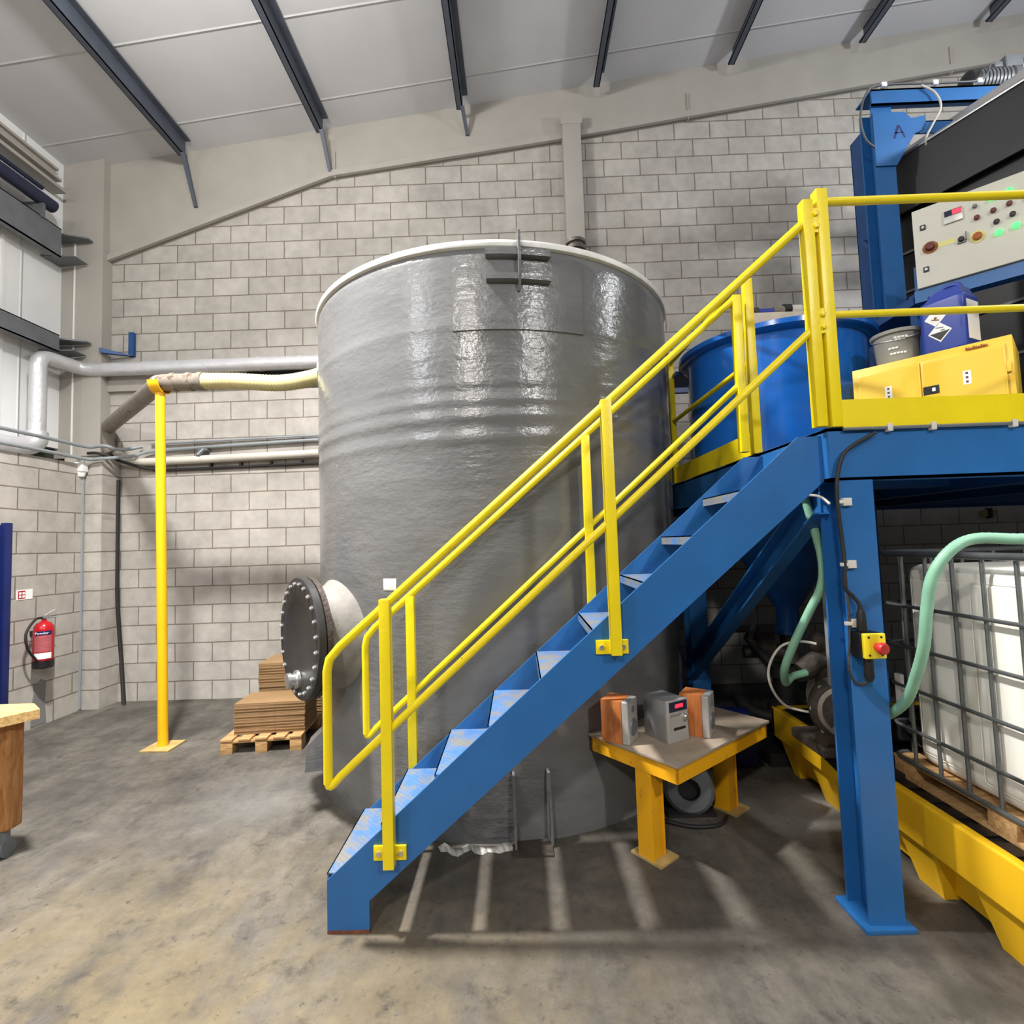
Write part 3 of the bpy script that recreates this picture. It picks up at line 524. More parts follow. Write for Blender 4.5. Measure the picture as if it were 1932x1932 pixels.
# manway on the left front
nd = V((-.76,-.65,0)).normalized(); az = math.atan2(nd.x, -nd.y); mc = tank_pt(az,1.155,R)
b = MB(); b.lathe([(.45,-.11),(.40,-.03),(.345,.03),(.32,.08),(.315,.13),(.315,.17)], mc, nd, 64, cap=False, ref=(0,0,1)); nk = b.build('manway_neck', M['neck'], t)
b = MB(); b.lathe([(.315,.15),(.405,.15),(.405,.185),(.315,.185)], mc, nd, 64, cap=False, ref=(0,0,1)); b.build('neck_flange', M['grime'], nk)
b = MB(); b.lathe([(0,.19),(.4,.19),(.405,.195),(.405,.235),(.4,.24),(.26,.241),(.25,.236),(0,.236)], mc, nd, 72, cap=False, ref=(0,0,1)); cv = b.build('manway_cover', M['flange'], t)
uu = V((0,0,1)); vv = nd.cross(uu)
for i in range(24):
    a = 2*PI*(i+.5)/24; c = mc+nd*.24+(uu*math.cos(a)+vv*math.sin(a))*.362
    b = MB(); b.lathe([(0,.02),(.007,.019),(.009,.013),(.014,.012),(.014,0)], c, nd, 8, cap=False); b.build('bolt', M['zinc'], cv)
c = mc+nd*.24-uu*.27+vv*.0
b = MB(); b.lathe([(.06,0),(.06,.02),(.04,.022),(.04,.05),(.05,.05),(.05,.075),(0,.075)], c, nd, 20, cap=False); b.tube([c+nd*.06,c+nd*.06+vv*.06], .014, 8); b.build('drain_valve', M['zinc'], cv)
# hose coupling and labels
a = math.radians(-90.5); p = tank_pt(a,pz+.03,R-.02)
b = MB(); b.lathe([(.075,0),(.115,0),(.115,.025),(.09,.025),(.09,.07),(.118,.07),(.118,.1),(.075,.1)], (tc.x-R+.0,4.63,pz+.03), (-1,0,0), 24, cap=False); b.build('hose_coupling', M['zinc'], t)
a0 = az_of_x(-.862); a1 = az_of_x(-.77)
b = MB(); curved(b, a0, a1, 1.472, 1.546, R+.001, R+.003, 4); sh = b.build('label_sheet', M['paper'], t); sh['label'] = 'white paper label with two faint lines'
for zz in (1.525,1.49):
    b = MB(); curved(b, a0+.015, a1-.012, zz-.004, zz+.005, R+.003, R+.0036, 3); b.build('print_line', M['rim'], sh)
b = MB(); b.ball(tank_pt(a1-.002,1.448,R+.002), .011, 6, (.7,1,1.2)); b.build('paint_drip', M['paper'], t)
b = MB(); b.lathe([(.055,3.6),(.055,3.72),(.07,3.72),(.07,3.745),(.055,3.75),(.055,3.765),(.068,3.77),(.068,3.79),(0,3.795)], (.46,3.38,0), n=28, cap=False); b.build('top_vent', M['grime'], t)
pl = MB(); pts = []
for i in range(14):
    f_ = i/13; x = -.52+f_*.44; y = 3.02+.02*math.sin(i*1.7)-.0*f_
    pts.append((V((x,y+.01,.004+.012*(1+math.sin(i*1.3)))), V((x+.02,y-.02-.03*abs(math.sin(i*.6)),.003))))
for A, B in zip(pts, pts[1:]): pl.quad([A[0],A[1],B[1],B[0]])
pl = pl.build('plastic_scrap', M['cloud']); sol = pl.modifiers.new('thick','SOLIDIFY'); sol.thickness = .002; tag(pl, 'torn strip of cloudy plastic lying at the front foot of the tank', 'plastic scrap')

# ------------------------------------------------------------------ staircase
YN, YF = 2.41, 2.99
t = thing('staircase', 'blue steel open-riser staircase with yellow handrails', 'staircase', (-.83,2.7,0))
poly = [(-.926,0),(-.926,.233),(1.345,2.205),(1.455,2.205),(1.455,1.99),(-.733,.141),(-.733,0)]
for y, lb in ((YN,'near blue stringer'),(YF,'far blue stringer')):
    b = MB(); b.prism([(x,y,z) for x, z in poly], (0,.014,0)); o = b.build('stringer', M['blue'], t); o['label'] = lb
    b = MB(); b.box((-.9265,y-.0008,0),(-.7325,y+.0148,.016)); b.build('rusty_foot', M['dkrust'], o)
for k in range(9):
    x, z = -.93+.2525*k, .26+.2135*k
    b = MB(); b.box((x,YN+.014,z-.006),(x+.258,YF,z)); b.box((x,YN+.014,z-.045),(x+.006,YF,z)); b.box((x+.252,YN+.014,z-.03),(x+.258,YF,z)); b.build('tread', M['tread'], t)
def rail_line(x, base): return base+.858*(x+.846)
def handrail(y, posts, x0, x1, bracket, lb, yb):
    top = lambda x: 1.289+.8585*(x+.846); mid = lambda x: .668+.879*(x+.895)
    b = MB(); bend = [(x0,y,mid(x0)+.02),(x0,y,top(x0+.06)-.11),(x0+.012,y,top(x0+.06)-.055),(x0+.06,y,top(x0+.06)),(x1,y,top(x1))]
    b.tube(bend, .0205, 14); h = b.build('handrail', M['yel'], t); h['label'] = lb
    b = MB(); b.tube([(x0,y,mid(x0)+.04),(x0,y,mid(x0)+.02),(x0+.004,y,mid(x0)+.008),(x0+.013,y,mid(x0)+.006),(x0+.024,y,mid(x0)+.014),(x0+.06,y,mid(x0+.06)),(x1+.01,y,mid(x1+.01))], .0185, 14); b.build('mid_rail', M['yel'], h)
    for px_, z0, z1 in posts:
        b = MB(); b.box((px_-.025,y-.025+yb,z0),(px_+.025,y+.025+yb,z1), .004); b.build('post', M['yel'], h)
    for px_, zc in bracket:
        sgn = 1 if y < 2.5 else -1
        yy = YN if y < 2.5 else YF+.014
        b = MB(); b.box((px_-.075,yy-.012*sgn,zc-.032),(px_+.075,yy,zc+.032), .002); br_ = b.build('bracket', M['yel'], h)
        for dx in (-.05,.05):
            b = MB(); b.lathe([(.012,0),(.012,.01),(0,.012)], (px_+dx,yy-.012*sgn,zc), (0,-sgn,0), 6, cap=False); b.build('bolt', M['zinc'], br_)
handrail(2.372, [(-.627,.31,1.506),(.432,1.22,2.405),(1.43,2.24,3.335)], -.9, 1.43, [(-.632,.355),(.42,1.25)], 'near yellow handrail', 0)
handrail(3.03, [(-.651,.42,1.45),(.42,1.33,2.375),(1.368,2.24,3.2)], -.922, 1.368, [], 'far yellow handrail', 0)

# ------------------------------------------------------------------ platform
DZ = 2.235; DX0, DX1, DY0, DY1 = 1.455, 7.6, 2.36, 6.0
t = thing('platform', 'raised blue steel platform with yellow guardrails on the right', 'platform', (1.56,2.44,0))
vc = V((2.15,4.17,0)); hx0, hx1, hy0, hy1 = 1.46, 2.74, 3.52, 4.8
b = MB(); b.box((DX0,DY0,DZ-.012),(DX1,hy0,DZ)); b.box((DX0,hy1,DZ-.012),(DX1,DY1,DZ)); b.box((hx1,hy0,DZ-.012),(DX1,hy1,DZ)); b.build('deck_plate', M['blue_dk'], t)
def channel(mb, a, b_, h, w, d):   # C channel from a to b_ (web outside), flange towards d
    a, b_ = V(a), V(b_); d = V(d); z = V((0,0,1))
    def bar(o, s1, s2): mb.hexa([a+o,a+o+s1,a+o+s1+s2,a+o+s2], [b_+o,b_+o+s1,b_+o+s1+s2,b_+o+s2])
    bar(V((0,0,0)), d*.01, z*h); bar(V((0,0,0)), d*w, z*.014); bar(z*(h-.014), d*w, z*.014)
b = MB(); channel(b, (DX0,DY0,1.985), (DX1,DY0,1.985), .245, .08, (0,1,0)); b.build('front_beam', M['blue'], t)
b = MB(); channel(b, (DX0,DY0+.01,1.985), (DX0,DY1,1.985), .245, .07, (1,0,0)); b.build('side_beam', M['blue'], t)
b = MB(); channel(b, (DX0,DY1,1.985), (DX1,DY1,1.985), .245, .08, (0,-1,0)); b.box((2.8,DY0+.1,1.99),(2.9,DY1-.08,2.2)); b.box((3.7,DY0+.1,1.99),(3.8,DY1-.08,2.2)); b.box((DX0+.07,3.3,2.02),(DX1,3.4,2.2)); b.build('rear_beams', M['blue_dk'], t)
def column(x, y, bw=.155, bd=.165, zt=1.985, mm=M['blue']):
    b = MB(); b.box((x-bw/2,y,.02),(x+bw/2,y+.013,zt)); b.box((x-bw/2,y+bd-.013,.02),(x+bw/2,y+bd,zt)); b.box((x-.006,y+.013,.02),(x+.006,y+bd-.013,zt)); c = b.build('column', mm, t)
    b = MB(); b.box((x-bw/2-.035,y-.03,0),(x+bw/2+.03,y+bd+.03,.02), .003); b.build('base_plate', mm, c)
    return c
c0 = column(1.565,2.355)
for zz in (1.87,1.62,.42,1.1):
    b = MB(); b.lathe([(.012,0),(.012,.012),(0,.014)], (1.487,2.44,zz), (-1,0,0), 6, cap=False)
    b.bm.free()
column(1.565,4.55); column(3.25,4.75); column(4.6,2.36); column(7.4,2.36)
b = MB(); p0, p1 = V((1.50,4.58,.56)), V((1.50,2.52,1.9)); n_ = (p1-p0).normalized(); q = V((1,0,0)).cross(n_)*.075
b.hexa([p0-q,p0+q,p0+q+V((.012,0,0)),p0-q+V((.012,0,0))], [p1-q,p1+q,p1+q+V((.012,0,0)),p1-q+V((.012,0,0))])
for s_ in (-1,1):
    e = q*s_; b.hexa([p0+e,p0+e*.88,p0+e*.88+V((-.065,0,0)),p0+e+V((-.065,0,0))], [p1+e,p1+e*.88,p1+e*.88+V((-.065,0,0)),p1+e+V((-.065,0,0))])
b.build('diagonal_brace', M['blue'], t)
# guardrail: front
def post(x, y, z0, z1, w=.05): b = MB(); b.box((x-w/2,y-w/2,z0),(x+w/2,y+w/2,z1), .004); return b.build('guard_post', M['yel'], t)
post(1.497,2.37,DZ,3.385,.052); post(3.3,2.37,DZ,3.385,.052); post(5.2,2.37,DZ,3.385,.052)
for zz in (3.33,2.775): b = MB(); b.tube([(1.5,2.37,zz),(DX1,2.37,zz)], .0195 if zz > 3 else .017, 14); b.build('guard_rail', M['yel'], t)
b = MB(); b.box((1.52,2.345,DZ-.005),(DX1,2.353,2.36)); b.build('kick_plate', M['yel'], t)
post(1.462,3.075,DZ,3.32); post(1.45,4.62,DZ,3.36)
for zz in (3.34,2.8): b = MB(); b.tube([(1.455,3.08,zz),(1.452,4.62,zz)], .018, 12); b.build('guard_rail', M['yel'], t)
b = MB(); b.box((1.448,3.06,DZ+.0),(1.456,4.64,2.375)); b.build('kick_plate', M['yel'], t)
for z0, z1 in ((3.17,3.29),(2.68,2.8)):
    b = MB(); b.box((1.452,2.347,z0),(1.474,2.39,z1)); lk = b.build('link_plate', M['yel'], t)
    for zz in (z0+.03,z1-.03): b = MB(); b.lathe([(.012,0),(.012,.012),(0,.014)], (1.463,2.347,zz), (0,-1,0), 6, cap=False); b.build('bolt', M['yel'], lk)

# ------------------------------------------------------------------ vat on the platform
t = thing('mixing_vat', 'glossy blue round vat with a cone bottom standing in the platform', 'vat', (vc.x,vc.y,DZ))
b = MB(); b.lathe([(.66,2.2),(.66,3.16),(.665,3.19),(.72,3.205),(.732,3.215),(.732,3.25),(.72,3.255),(.65,3.25),(.64,3.2),(.64,2.3)], vc, n=96, cap=False); b.build('shell', M['vat'], t)
b = MB(); b.lathe([(.655,2.19),(.655,2.215),(.64,2.235)], vc, n=96, cap=False); b.build('base_ring', M['blue_dk'], t)
b = MB(); b.lathe([(.64,2.2),(.62,2.05),(.12,1.2),(.085,1.15),(.085,.98),(.12,.98),(.12,.95),(0,.95)], vc, n=64, cap=False); b.build('cone', M['blue_dk'], t)
b = MB(); b.lathe([(.07,.72),(.07,.95)], vc, n=24); b.tube([(vc.x,vc.y,.8),(vc.x-.35,vc.y+.05,.8)], .05, 12); b.box((vc.x-.3,vc.y-.08,.78),(vc.x-.14,vc.y+.06,.98), .02); b.build('outlet_valve', M['grime'], t)
b = MB(); b.hexa([(vc.x-.06,vc.y+.1,3.25),(vc.x+.5,vc.y+.1,3.25),(vc.x+.5,vc.y+.4,3.25),(vc.x-.06,vc.y+.4,3.25)], [(vc.x-.13,vc.y+.1,3.64),(vc.x+.5,vc.y+.1,3.64),(vc.x+.5,vc.y+.4,3.64),(vc.x-.13,vc.y+.4,3.64)])
lid = b.build('lid_box', M['ply'], t)
y_ = vc.y+.18
for x0, x1, r_, m_ in ((-.1,.0,.04,'grime'),(0,.13,.034,'jerry'),(.13,.22,.042,'pipe'),(.22,.28,.05,'blackpl'),(.28,.37,.045,'pvcw')):
    b = MB(); b.tube([(vc.x+x0,y_,3.64+r_),(vc.x+x1,y_,3.64+r_)], r_, 14); b.build('pipe_fitting', M[m_], lid)
b = MB(); b.box((1.4,5.2,3.24),(2.0,5.26,3.36)); b.box((1.4,4.86,3.24),(1.46,5.26,3.36)); b.box((1.46,4.5,3.2),(1.9,4.9,3.23)); b.build('rear_bracket', M['blue_dk'], t)
t = thing('gauge_bracket', 'small dark bracket with three bolts on the tank right shoulder', 'bracket', (1.35,5.0,3.3))
b = MB(); b.box((1.2,4.98,3.55),(1.62,5.02,3.575)); b.tube([(1.3,5.0,3.53),(1.55,5.0,3.46)], .02, 8); b.build('arm', M['black'], t); t.location = (1.4,5.0,3.4)
for ch in t.children: ch.data.transform(Matrix.Translation((-.05,0,-.1)))

# ------------------------------------------------------------------ yellow cabinet and what stands on it
c0 = V((2.78,2.8,DZ)); cu = V((-.672,.74,0)).normalized(); cw = V((.74,.672,0)).normalized()   # cu along the front to the far end, cw into depth
FR = frame(c0, cu, cw); CL, CD, CH = .765, .45, .58
def fb(): return MB(FR)
t = thing('chemical_cabinet', 'low yellow two-door chemical cabinet standing on the platform', 'cabinet', tuple(c0+cu*.37+cw*.2))
b = fb(); b.box((0,.0,0),(CL,CD,CH), .004); b.build('body', M['yel_cab'], t)
for x0, x1 in ((.03,.405),(.41,.735)):
    b = fb(); b.box((x0,-.012,.03),(x1,0,CH-.045), .004); b.box((x0+.012,-.0135,.045),(x1-.012,-.012,CH-.06)); dr = b.build('door', M['yel_cab'], t)
    xc = (x0+x1)/2-(.02 if x0 < .2 else -.0)
    b = fb(); b.box((xc-.018,-.0145,.345),(xc+.018,-.0135,.425)); st = b.build('warning_sticker', M['paper'], dr)
    for zz in (.36,.385,.41): b = fb(); b.box((xc-.006,-.0152,zz-.006),(xc+.006,-.0145,zz+.006)); b.build('pictogram', M['dkred'], st)
b = fb(); b.box((.325,-.016,.325),(.4,-.0135,.375)); b.box((.36,-.02,.335),(.37,-.016,.365)); lk = b.build('lock_plate', M['blackpl'], t)
b = fb(); b.box((.342,-.0172,.34),(.358,-.016,.362)); b.build('keyhole', M['paper'], lk)
b = fb(); b.box((.012,-.02,.37),(.03,.0,.43), .002); b.build('hinge', M['yel_cab'], t)
b = fb()
for i in range(9): b.box((.1+i*.011,-.0135,CH-.034),(.107+i*.011,-.001,CH-.026+.003*(i%3)))
b.build('warning_print', M['amber'], t)
# jerrycan
zt = DZ+CH
ju = V((cu.x*math.cos(-.28)-cu.y*math.sin(-.28), cu.x*math.sin(-.28)+cu.y*math.cos(-.28), 0))
JF = frame(c0+cu*.19+cw*.05+V((0,0,CH)), ju, V((0,0,1)).cross(ju)*-1)
t = thing('jerrycan', 'blue plastic jerrycan with hazard diamonds on the yellow cabinet', 'jerrycan', tuple(c0+cu*.38+cw*.2+V((0,0,CH))))
def jb(): return MB(JF)
b = jb(); b.box((0,0,0),(.235,.19,.35), .032, 5); b.hexa([(.012,.012,.335),(.223,.012,.335),(.223,.178,.335),(.012,.178,.335)], [(.03,.04,.4),(.15,.04,.405),(.15,.15,.405),(.03,.15,.4)]); bd = b.build('body', M['jerry'], t)
b = jb(); b.tube([(.045,.095,.39),(.06,.095,.425),(.13,.095,.43),(.175,.095,.37)], .015, 10, smooth=4); b.build('handle', M['jerry'], t)
b = jb(); b.lathe([(.028,.35),(.028,.41),(0,.41)], (.19,.095,0), n=20); b.build('cap', M['jerry'], t)
b = jb(); b.box((-.0015,.03,.06),(0,.165,.3)); sl = b.build('side_label', M['paper'], t)
for cx, cz, s_, blk in ((.145,.235,.058,False),(.128,.138,.062,True)):
    b = jb(); b.prism([(cx-s_,-.0015,cz),(cx,-.0015,cz-s_),(cx+s_,-.0015,cz),(cx,-.0015,cz+s_)], (0,.0015,0)); dm = b.build('hazard_diamond', M['paper'], t)
    k = s_*.84
    if blk:
        b = jb(); b.prism([(cx-k,-.0025,cz),(cx,-.0025,cz-k),(cx+k,-.0025,cz)], (0,.001,0)); b.build('black_half', M['blackpl'], dm)
        b = jb(); b.hexa([(cx-.02,-.0025,cz+.02),(cx+.02,-.0025,cz+.028),(cx+.02,-.0025,cz+.034),(cx-.02,-.0025,cz+.026)], [(cx-.02,-.0015,cz+.02),(cx+.02,-.0015,cz+.028),(cx+.02,-.0015,cz+.034),(cx-.02,-.0015,cz+.026)]); b.box((cx-.026,-.0025,cz+.005),(cx-.004,-.0015,cz+.012)); b.build('pictogram', M['rail_grey'], dm)
    else:
        b = jb(); b.lathe([(.008,-.001),(.008,.001)], (cx,-.002,cz-.004), (0,1,0), 10); b.tube([(cx-.02,-.002,cz-.022),(cx+.02,-.002,cz-.008)], .003, 6); b.build('pictogram', M['rust'], dm)
# bucket
bc = V((2.57,3.36,zt))
t = thing('bucket', 'grey plastic bucket with printed side on the yellow cabinet, beside the vat', 'bucket', tuple(bc))
b = MB(); b.lathe([(0,0),(.108,0),(.11,.01),(.122,.14),(.122,.15),(.131,.225),(.128,.225),(.105,.02),(0,.02)], bc, n=40, cap=False); b.build('body', M['tubgrey'], t)
b = MB(); b.lathe([(.13,.212),(.143,.214),(.145,.235),(.13,.238)], bc, n=40, cap=False); b.build('rim', M['tubgrey'], t)
hd = []
for i in range(13):
    a = PI*i/12; hd.append(bc+V((-.142*math.cos(a)*.72-.142*math.sin(a)*.55,.142*math.cos(a)*.66-.142*math.sin(a)*.7,.215-.05*math.sin(a))))
b = MB(); b.tube(hd, .004, 8); b.build('wire_handle', M['steel'], t)
for zz, n_, s0 in ((.18,4,-.28),(.165,3,-.24),(.115,3,-.55),(.08,5,-.5)):
    for i in range(n_):
        rr = .108+.0235*zz/.225+.0035; b = MB()
        b.lathe([(rr,zz-.006),(rr+.0008,zz+.006)], bc, n=3, cap=False, a0=s0+i*.15, a1=s0+i*.15+.12, ref=(-.45,-.89,0)); b.build('printed_word', M['paper'], t)

# ------------------------------------------------------------------ control panel, blue frame, black trough, motor
pc = V((2.853,3.5,3.425)); PD = V((.735,-.678,0)).normalized(); PN = V((-.678,-.735,0)).normalized()
PF = frame(pc, PD, -PN)      # x along the face towards the camera side, y into the box
def pb(): return MB(PF)
t = thing('control_panel', 'pale grey control panel with lit green buttons and red display', 'control panel', tuple(pc+PD*.4))
b = pb(); b.box((0,0,0),(1.05,.22,.56), .006); b.build('enclosure', M['panel'], t)
def knob(x, z, r, h, m, nm, par=None, ring=None):
    b = pb(); b.lathe([(r,0),(r,-h),(r*.8,-h*1.15),(0,-h*1.2)], (x,0,z), (0,1,0), 18, cap=False); o = b.build(nm, m, par or t)
    if ring: 
        b = pb(); b.lathe([(r*1.7,-.001),(r*1.7,-.003),(0,-.003)], (x,0,z), (0,1,0), 20, cap=False); b.build('stain_ring', ring, o)
    return o
b = pb(); b.box((.165,-.012,.385),(.265,0,.475), .004); dp = b.build('display', M['silver'], t)
b = pb(); b.box((.172,-.0135,.432),(.258,-.012,.47)); b.build('dark_window', M['dkgl'], dp)
b = pb(); b.box((.212,-.0145,.436),(.256,-.0135,.466)); rl = b.build('red_readout', M['red_l'], dp)
for (x, z) in ((.055,.42),(.055,.12)):
    b = pb(); b.box((x-.016,-.008,z-.018),(x+.016,0,z+.018), .004); lk = b.build('quarter_turn_lock', M['blackpl'], t)
    b = pb(); b.lathe([(.009,0),(.009,-.003),(0,-.003)], (x,-.008,z), (0,1,0), 12, cap=False); b.build('lock_core', M['zinc'], lk)
knob(.085,.265,.025,.03,M['dkred'],'stop_button',None,M['rust'])
knob(.245,.25,.016,.02,M['blackpl'],'rotary_switch'); 
b = pb(); b.box((.268,-.02,.235),(.274,0,.29)); b.box((.225,-.01,.225),(.27,0,.232)); b.build('switch_guard', M['rail_grey'], t)
knob(.325,.235,.024,.02,M['amber'],'indicator_button',None,M['tape'])
b = pb(); b.box((.125,-.001,.245),(.215,0,.28)); b.build('marker_smear', M['tape'], t)
for x, z, r, m_ in ((.325,.44,.012,'rail_grey'),(.33,.36,.015,'dkred'),(.41,.37,.015,'dkred'),(.42,.29,.015,'blackpl'),(.485,.38,.015,'dkred'),(.495,.305,.015,'blackpl'),(.405,.45,.013,'green_l'),(.49,.46,.019,'green_l'),(.425,.215,.019,'green_l'),(.505,.225,.019,'green_l'),(.57,.38,.015,'dkred'),(.58,.3,.015,'blackpl'),(.59,.22,.019,'green_l')):
    knob(x, z, r, .018, M[m_], 'lit_button' if m_ == 'green_l' else 'push_button')
# blue frame
t = thing('machine_frame', 'tall blue steel frame standing at the back of the platform', 'frame', (3.3,4.4,DZ))
b = MB(); b.box((3.19,4.25,DZ),(3.365,4.262,5.45)); b.box((3.19,4.39,DZ),(3.365,4.402,5.45)); b.box((3.272,4.262,DZ),(3.284,4.39,5.45)); b.build('front_post', M['blue'], t)
b = MB(); b.box((3.36,4.62,DZ),(3.375,4.78,5.5)); b.box((3.36,4.77,DZ),(3.5,4.78,5.5)); b.box((3.44,4.62,DZ),(3.455,4.78,5.5)); b.build('rear_post', M['blue_dk'], t)
for zz in (3.2,4.2): b = MB(); b.hexa([(3.25,4.4,zz),(3.29,4.4,zz),(3.33,4.62,zz+.2),(3.29,4.62,zz+.2)], [(3.25,4.4,zz+.05),(3.29,4.4,zz+.05),(3.33,4.62,zz+.25),(3.29,4.62,zz+.25)]); b.build('lacing_bar', M['blue_dk'], t)
b = MB(); b.box((3.18,4.22,5.42),(5.2,4.235,5.56)); b.box((3.18,4.22,5.545),(5.2,4.42,5.56)); b.box((3.18,4.22,5.42),(5.2,4.25,5.432)); b.build('top_beam', M['blue'], t)
b = MB(); b.prism([(3.19,4.236,5.36),(3.46,4.236,5.36),(3.52,4.236,5.3),(3.64,4.236,5.32),(3.64,4.236,5.2),(3.54,4.236,5.16),(3.365,4.236,4.88),(3.19,4.236,4.88)], (0,.012,0)); gs = b.build('gusset', M['blue'], t)
b = MB(); b.prism([(3.35,4.235,5.12),(3.37,4.235,5.12),(3.41,4.235,5.23),(3.39,4.235,5.24)], (0,.002,0)); b.prism([(3.37,4.235,5.165),(3.44,4.235,5.17),(3.44,4.235,5.18),(3.37,4.235,5.178)], (0,.002,0)); b.prism([(3.40,4.235,5.24),(3.412,4.235,5.24),(3.46,4.235,5.13),(3.445,4.235,5.125)], (0,.002,0)); b.build('painted_mark', M['navy'], gs)
b = MB(); b.box((3.4,4.26,5.18),(5.2,4.275,5.29)); b.box((3.4,4.26,5.28),(5.2,4.32,5.29)); b.build('tie_beam', M['blue'], t)
b = pb(); b.box((-.02,.02,-.09),(1.1,.1,-.005)); b.box((-.02,.1,-.09),(1.1,.112,.2)); b.build('panel_shelf', M['blue'], t)
b = MB(); b.box((2.93,3.62,DZ),(2.99,3.68,3.45)); b.box((2.9,3.6,3.36),(3.28,4.34,3.42)); b.build('panel_post', M['blue_dk'], t)
# trough
tp = V((3.52,4.42,0)); TD = V((.44,-.9,0)).normalized(); TN = V((.9,.44,0)).normalized(); TF = frame(tp, TD, TN)
t = thing('sheet_trough', 'big open black sheet-metal trough above the control panel', 'trough', tuple(tp+V((0,0,DZ))))
b = MB(TF); L_ = 2.0
b.box((-.2,0,4.58),(L_,.012,5.07)); b.box((-.2,.9,4.58),(L_,.912,5.07)); b.box((-.2,0,4.58),(-.188,.9,5.07)); b.box((-.2,0,4.58),(L_,.9,4.6)); b.build('trough_body', M['blacksh'], t)
b = MB(TF); b.box((-.21,-.02,5.06),(L_,.03,5.085), .003); b.box((-.21,.88,5.06),(L_,.93,5.085), .003); b.box((-.21,-.02,5.06),(-.17,.93,5.085), .003); b.build('top_lip', M['zinc'], t)
b = MB(TF); b.box((-.2,-.03,4.55),(L_,.0,4.59)); b.build('side_flange', M['blacksh'], t)
b = MB(TF); b.box((-.2,.05,DZ),(L_,.85,4.58)); b.build('lower_casing', M['blackpl'], t)
for zz in (3.05,3.45,3.85,4.2): b = MB(TF); b.box((-.212,.03,zz),(L_,.05,zz+.02)); b.build('casing_rib', M['rail_grey'], t)
b = MB(TF)
for i in range(5): b.tube([(1.0+i*.03,-.02,3.3),(1.02+i*.035,-.03,2.95),(.98+i*.04,-.02,2.7),(.9+i*.05,-.02,DZ+.02)], .012, 8, smooth=4)
b.build('cable_loom', M['black'], t)
b = MB(TF); b.hexa([(-.16,.15,5.07),(.8,.15,5.07),(.8,.85,5.07),(-.16,.85,5.07)], [(-.06,.3,5.32),(.8,.3,5.36),(.8,.85,5.36),(-.06,.85,5.32)]); b.build('pale_hood', M['silver'], t)
# motor
t = thing('gear_motor', 'grey geared motor lying on top of the blue frame', 'motor', (4.3,4.32,5.56))
b = MB(); ax = V((1,-.05,0)).normalized(); c = V((4.12,4.36,5.68))
b.lathe([(0,-.02),(.085,-.015),(.11,0),(.115,.02),(.115,.06)], c, ax, 28, cap=False); b.build('fan_cowl', M['blacksh'], t)
b = MB(); prof = []
for i in range(9): prof += [(.116,.06+i*.03),(.116,.078+i*.03),(.109,.079+i*.03),(.109,.089+i*.03)]
b.lathe(prof, c, ax, 28, cap=False); b.lathe([(.11,.33),(.12,.34),(.12,.4),(.05,.41)], c, ax, 28, cap=False); b.build('finned_body', M['motor'], t)
b = MB(); b.box((4.4,4.26,5.7),(4.56,4.44,5.87), .015, 3); b.box((4.32,4.28,5.78),(4.4,4.36,5.83), .01); b.build('terminal_box', M['rail_grey'], t)
b = MB(); b.box((4.5,4.22,5.57),(4.8,4.5,5.75), .02); b.box((4.15,4.3,5.56),(4.5,4.42,5.6)); b.build('gearbox', M['steel'], t)
def hose(name, pts, r, m, lb, cat, sm=8, n=10, rib=0):
    b = MB(); P = [V(p) for p in pts]
    b.tube(P, r, n, smooth=sm, rf=(lambda u: 1+.03*math.sin(u*2*PI*rib)) if rib else None); return tag(b.build(name, m), lb, cat)
hose('motor_cable', [(4.3,4.27,5.8),(4.2,4.2,5.72),(4.15,4.19,5.62),(4.08,4.2,5.58),(3.8,4.2,5.575),(3.25,4.2,5.575),(3.12,4.2,5.5),(3.06,4.2,5.3),(3.1,4.22,5.12),(3.19,4.24,5.05)], .0085, M['motor'], 'grey cable from the motor along the top blue beam', 'cable')
hose('sensor_cable', [(3.6,4.2,5.56),(3.7,4.19,5.48),(3.74,4.19,5.35),(3.66,4.19,5.2),(3.6,4.2,5.08),(3.66,4.26,5.02),(3.75,4.3,5.0)], .0085, M['pvcw'], 'pale cable looping from the top beam into the black trough', 'cable')
for x, lb in ((3.28,'pale cable clip on the top blue beam, nearest the post'),(3.72,'pale cable clip on the top blue beam, middle one'),(4.1,'pale cable clip on the top blue beam, below the motor')):
    b = MB(); b.box((x-.022,4.19,5.56),(x+.022,4.24,5.6), .004); tag(b.build('cable_clip', M['paper']), lb, 'clip', 'clips on the top beam')

# ------------------------------------------------------------------ platform edge cable, column cable, emergency stop
hose('edge_cable', [(1.52,2.345,2.222),(2.2,2.345,2.222),(3.0,2.345,2.222),(4.4,2.345,2.222)], .008, M['rail_grey'], 'thin grey cable along the top of the front platform beam', 'cable', 4)
for x, lb in ((1.73,'pale cable clip on the platform beam, nearest the corner post'),(1.93,'pale cable clip on the platform beam, middle one'),(2.3,'pale cable clip on the platform beam, at the right edge')):
    b = MB(); b.box((x-.012,2.335,2.205),(x+.012,2.36,2.24), .003); tag(b.build('cable_clip', M['pvcw']), lb, 'clip', 'clips on the platform beam')
t = thing('emergency_stop', 'yellow emergency stop box with red button on the blue column', 'emergency stop', (1.55,2.33,1.24))
b = MB(); b.box((1.488,2.29,1.19),(1.585,2.355,1.3), .006); b.build('back_box', M['blackpl'], t)
b = MB(); b.box((1.495,2.27,1.19),(1.59,2.29,1.3), .006, 3); fp = b.build('yellow_face', mat('bright_yellow_plastic', lin((246,222,40)), .4, var=.03), t)
for dx in (.02,.075):
    for dz_ in (.016,.094): b = MB(); b.lathe([(.005,0),(.005,.002),(0,.002)], (1.495+dx,2.27,1.19+dz_), (0,-1,0), 8, cap=False); b.build('screw', M['blackpl'], fp)
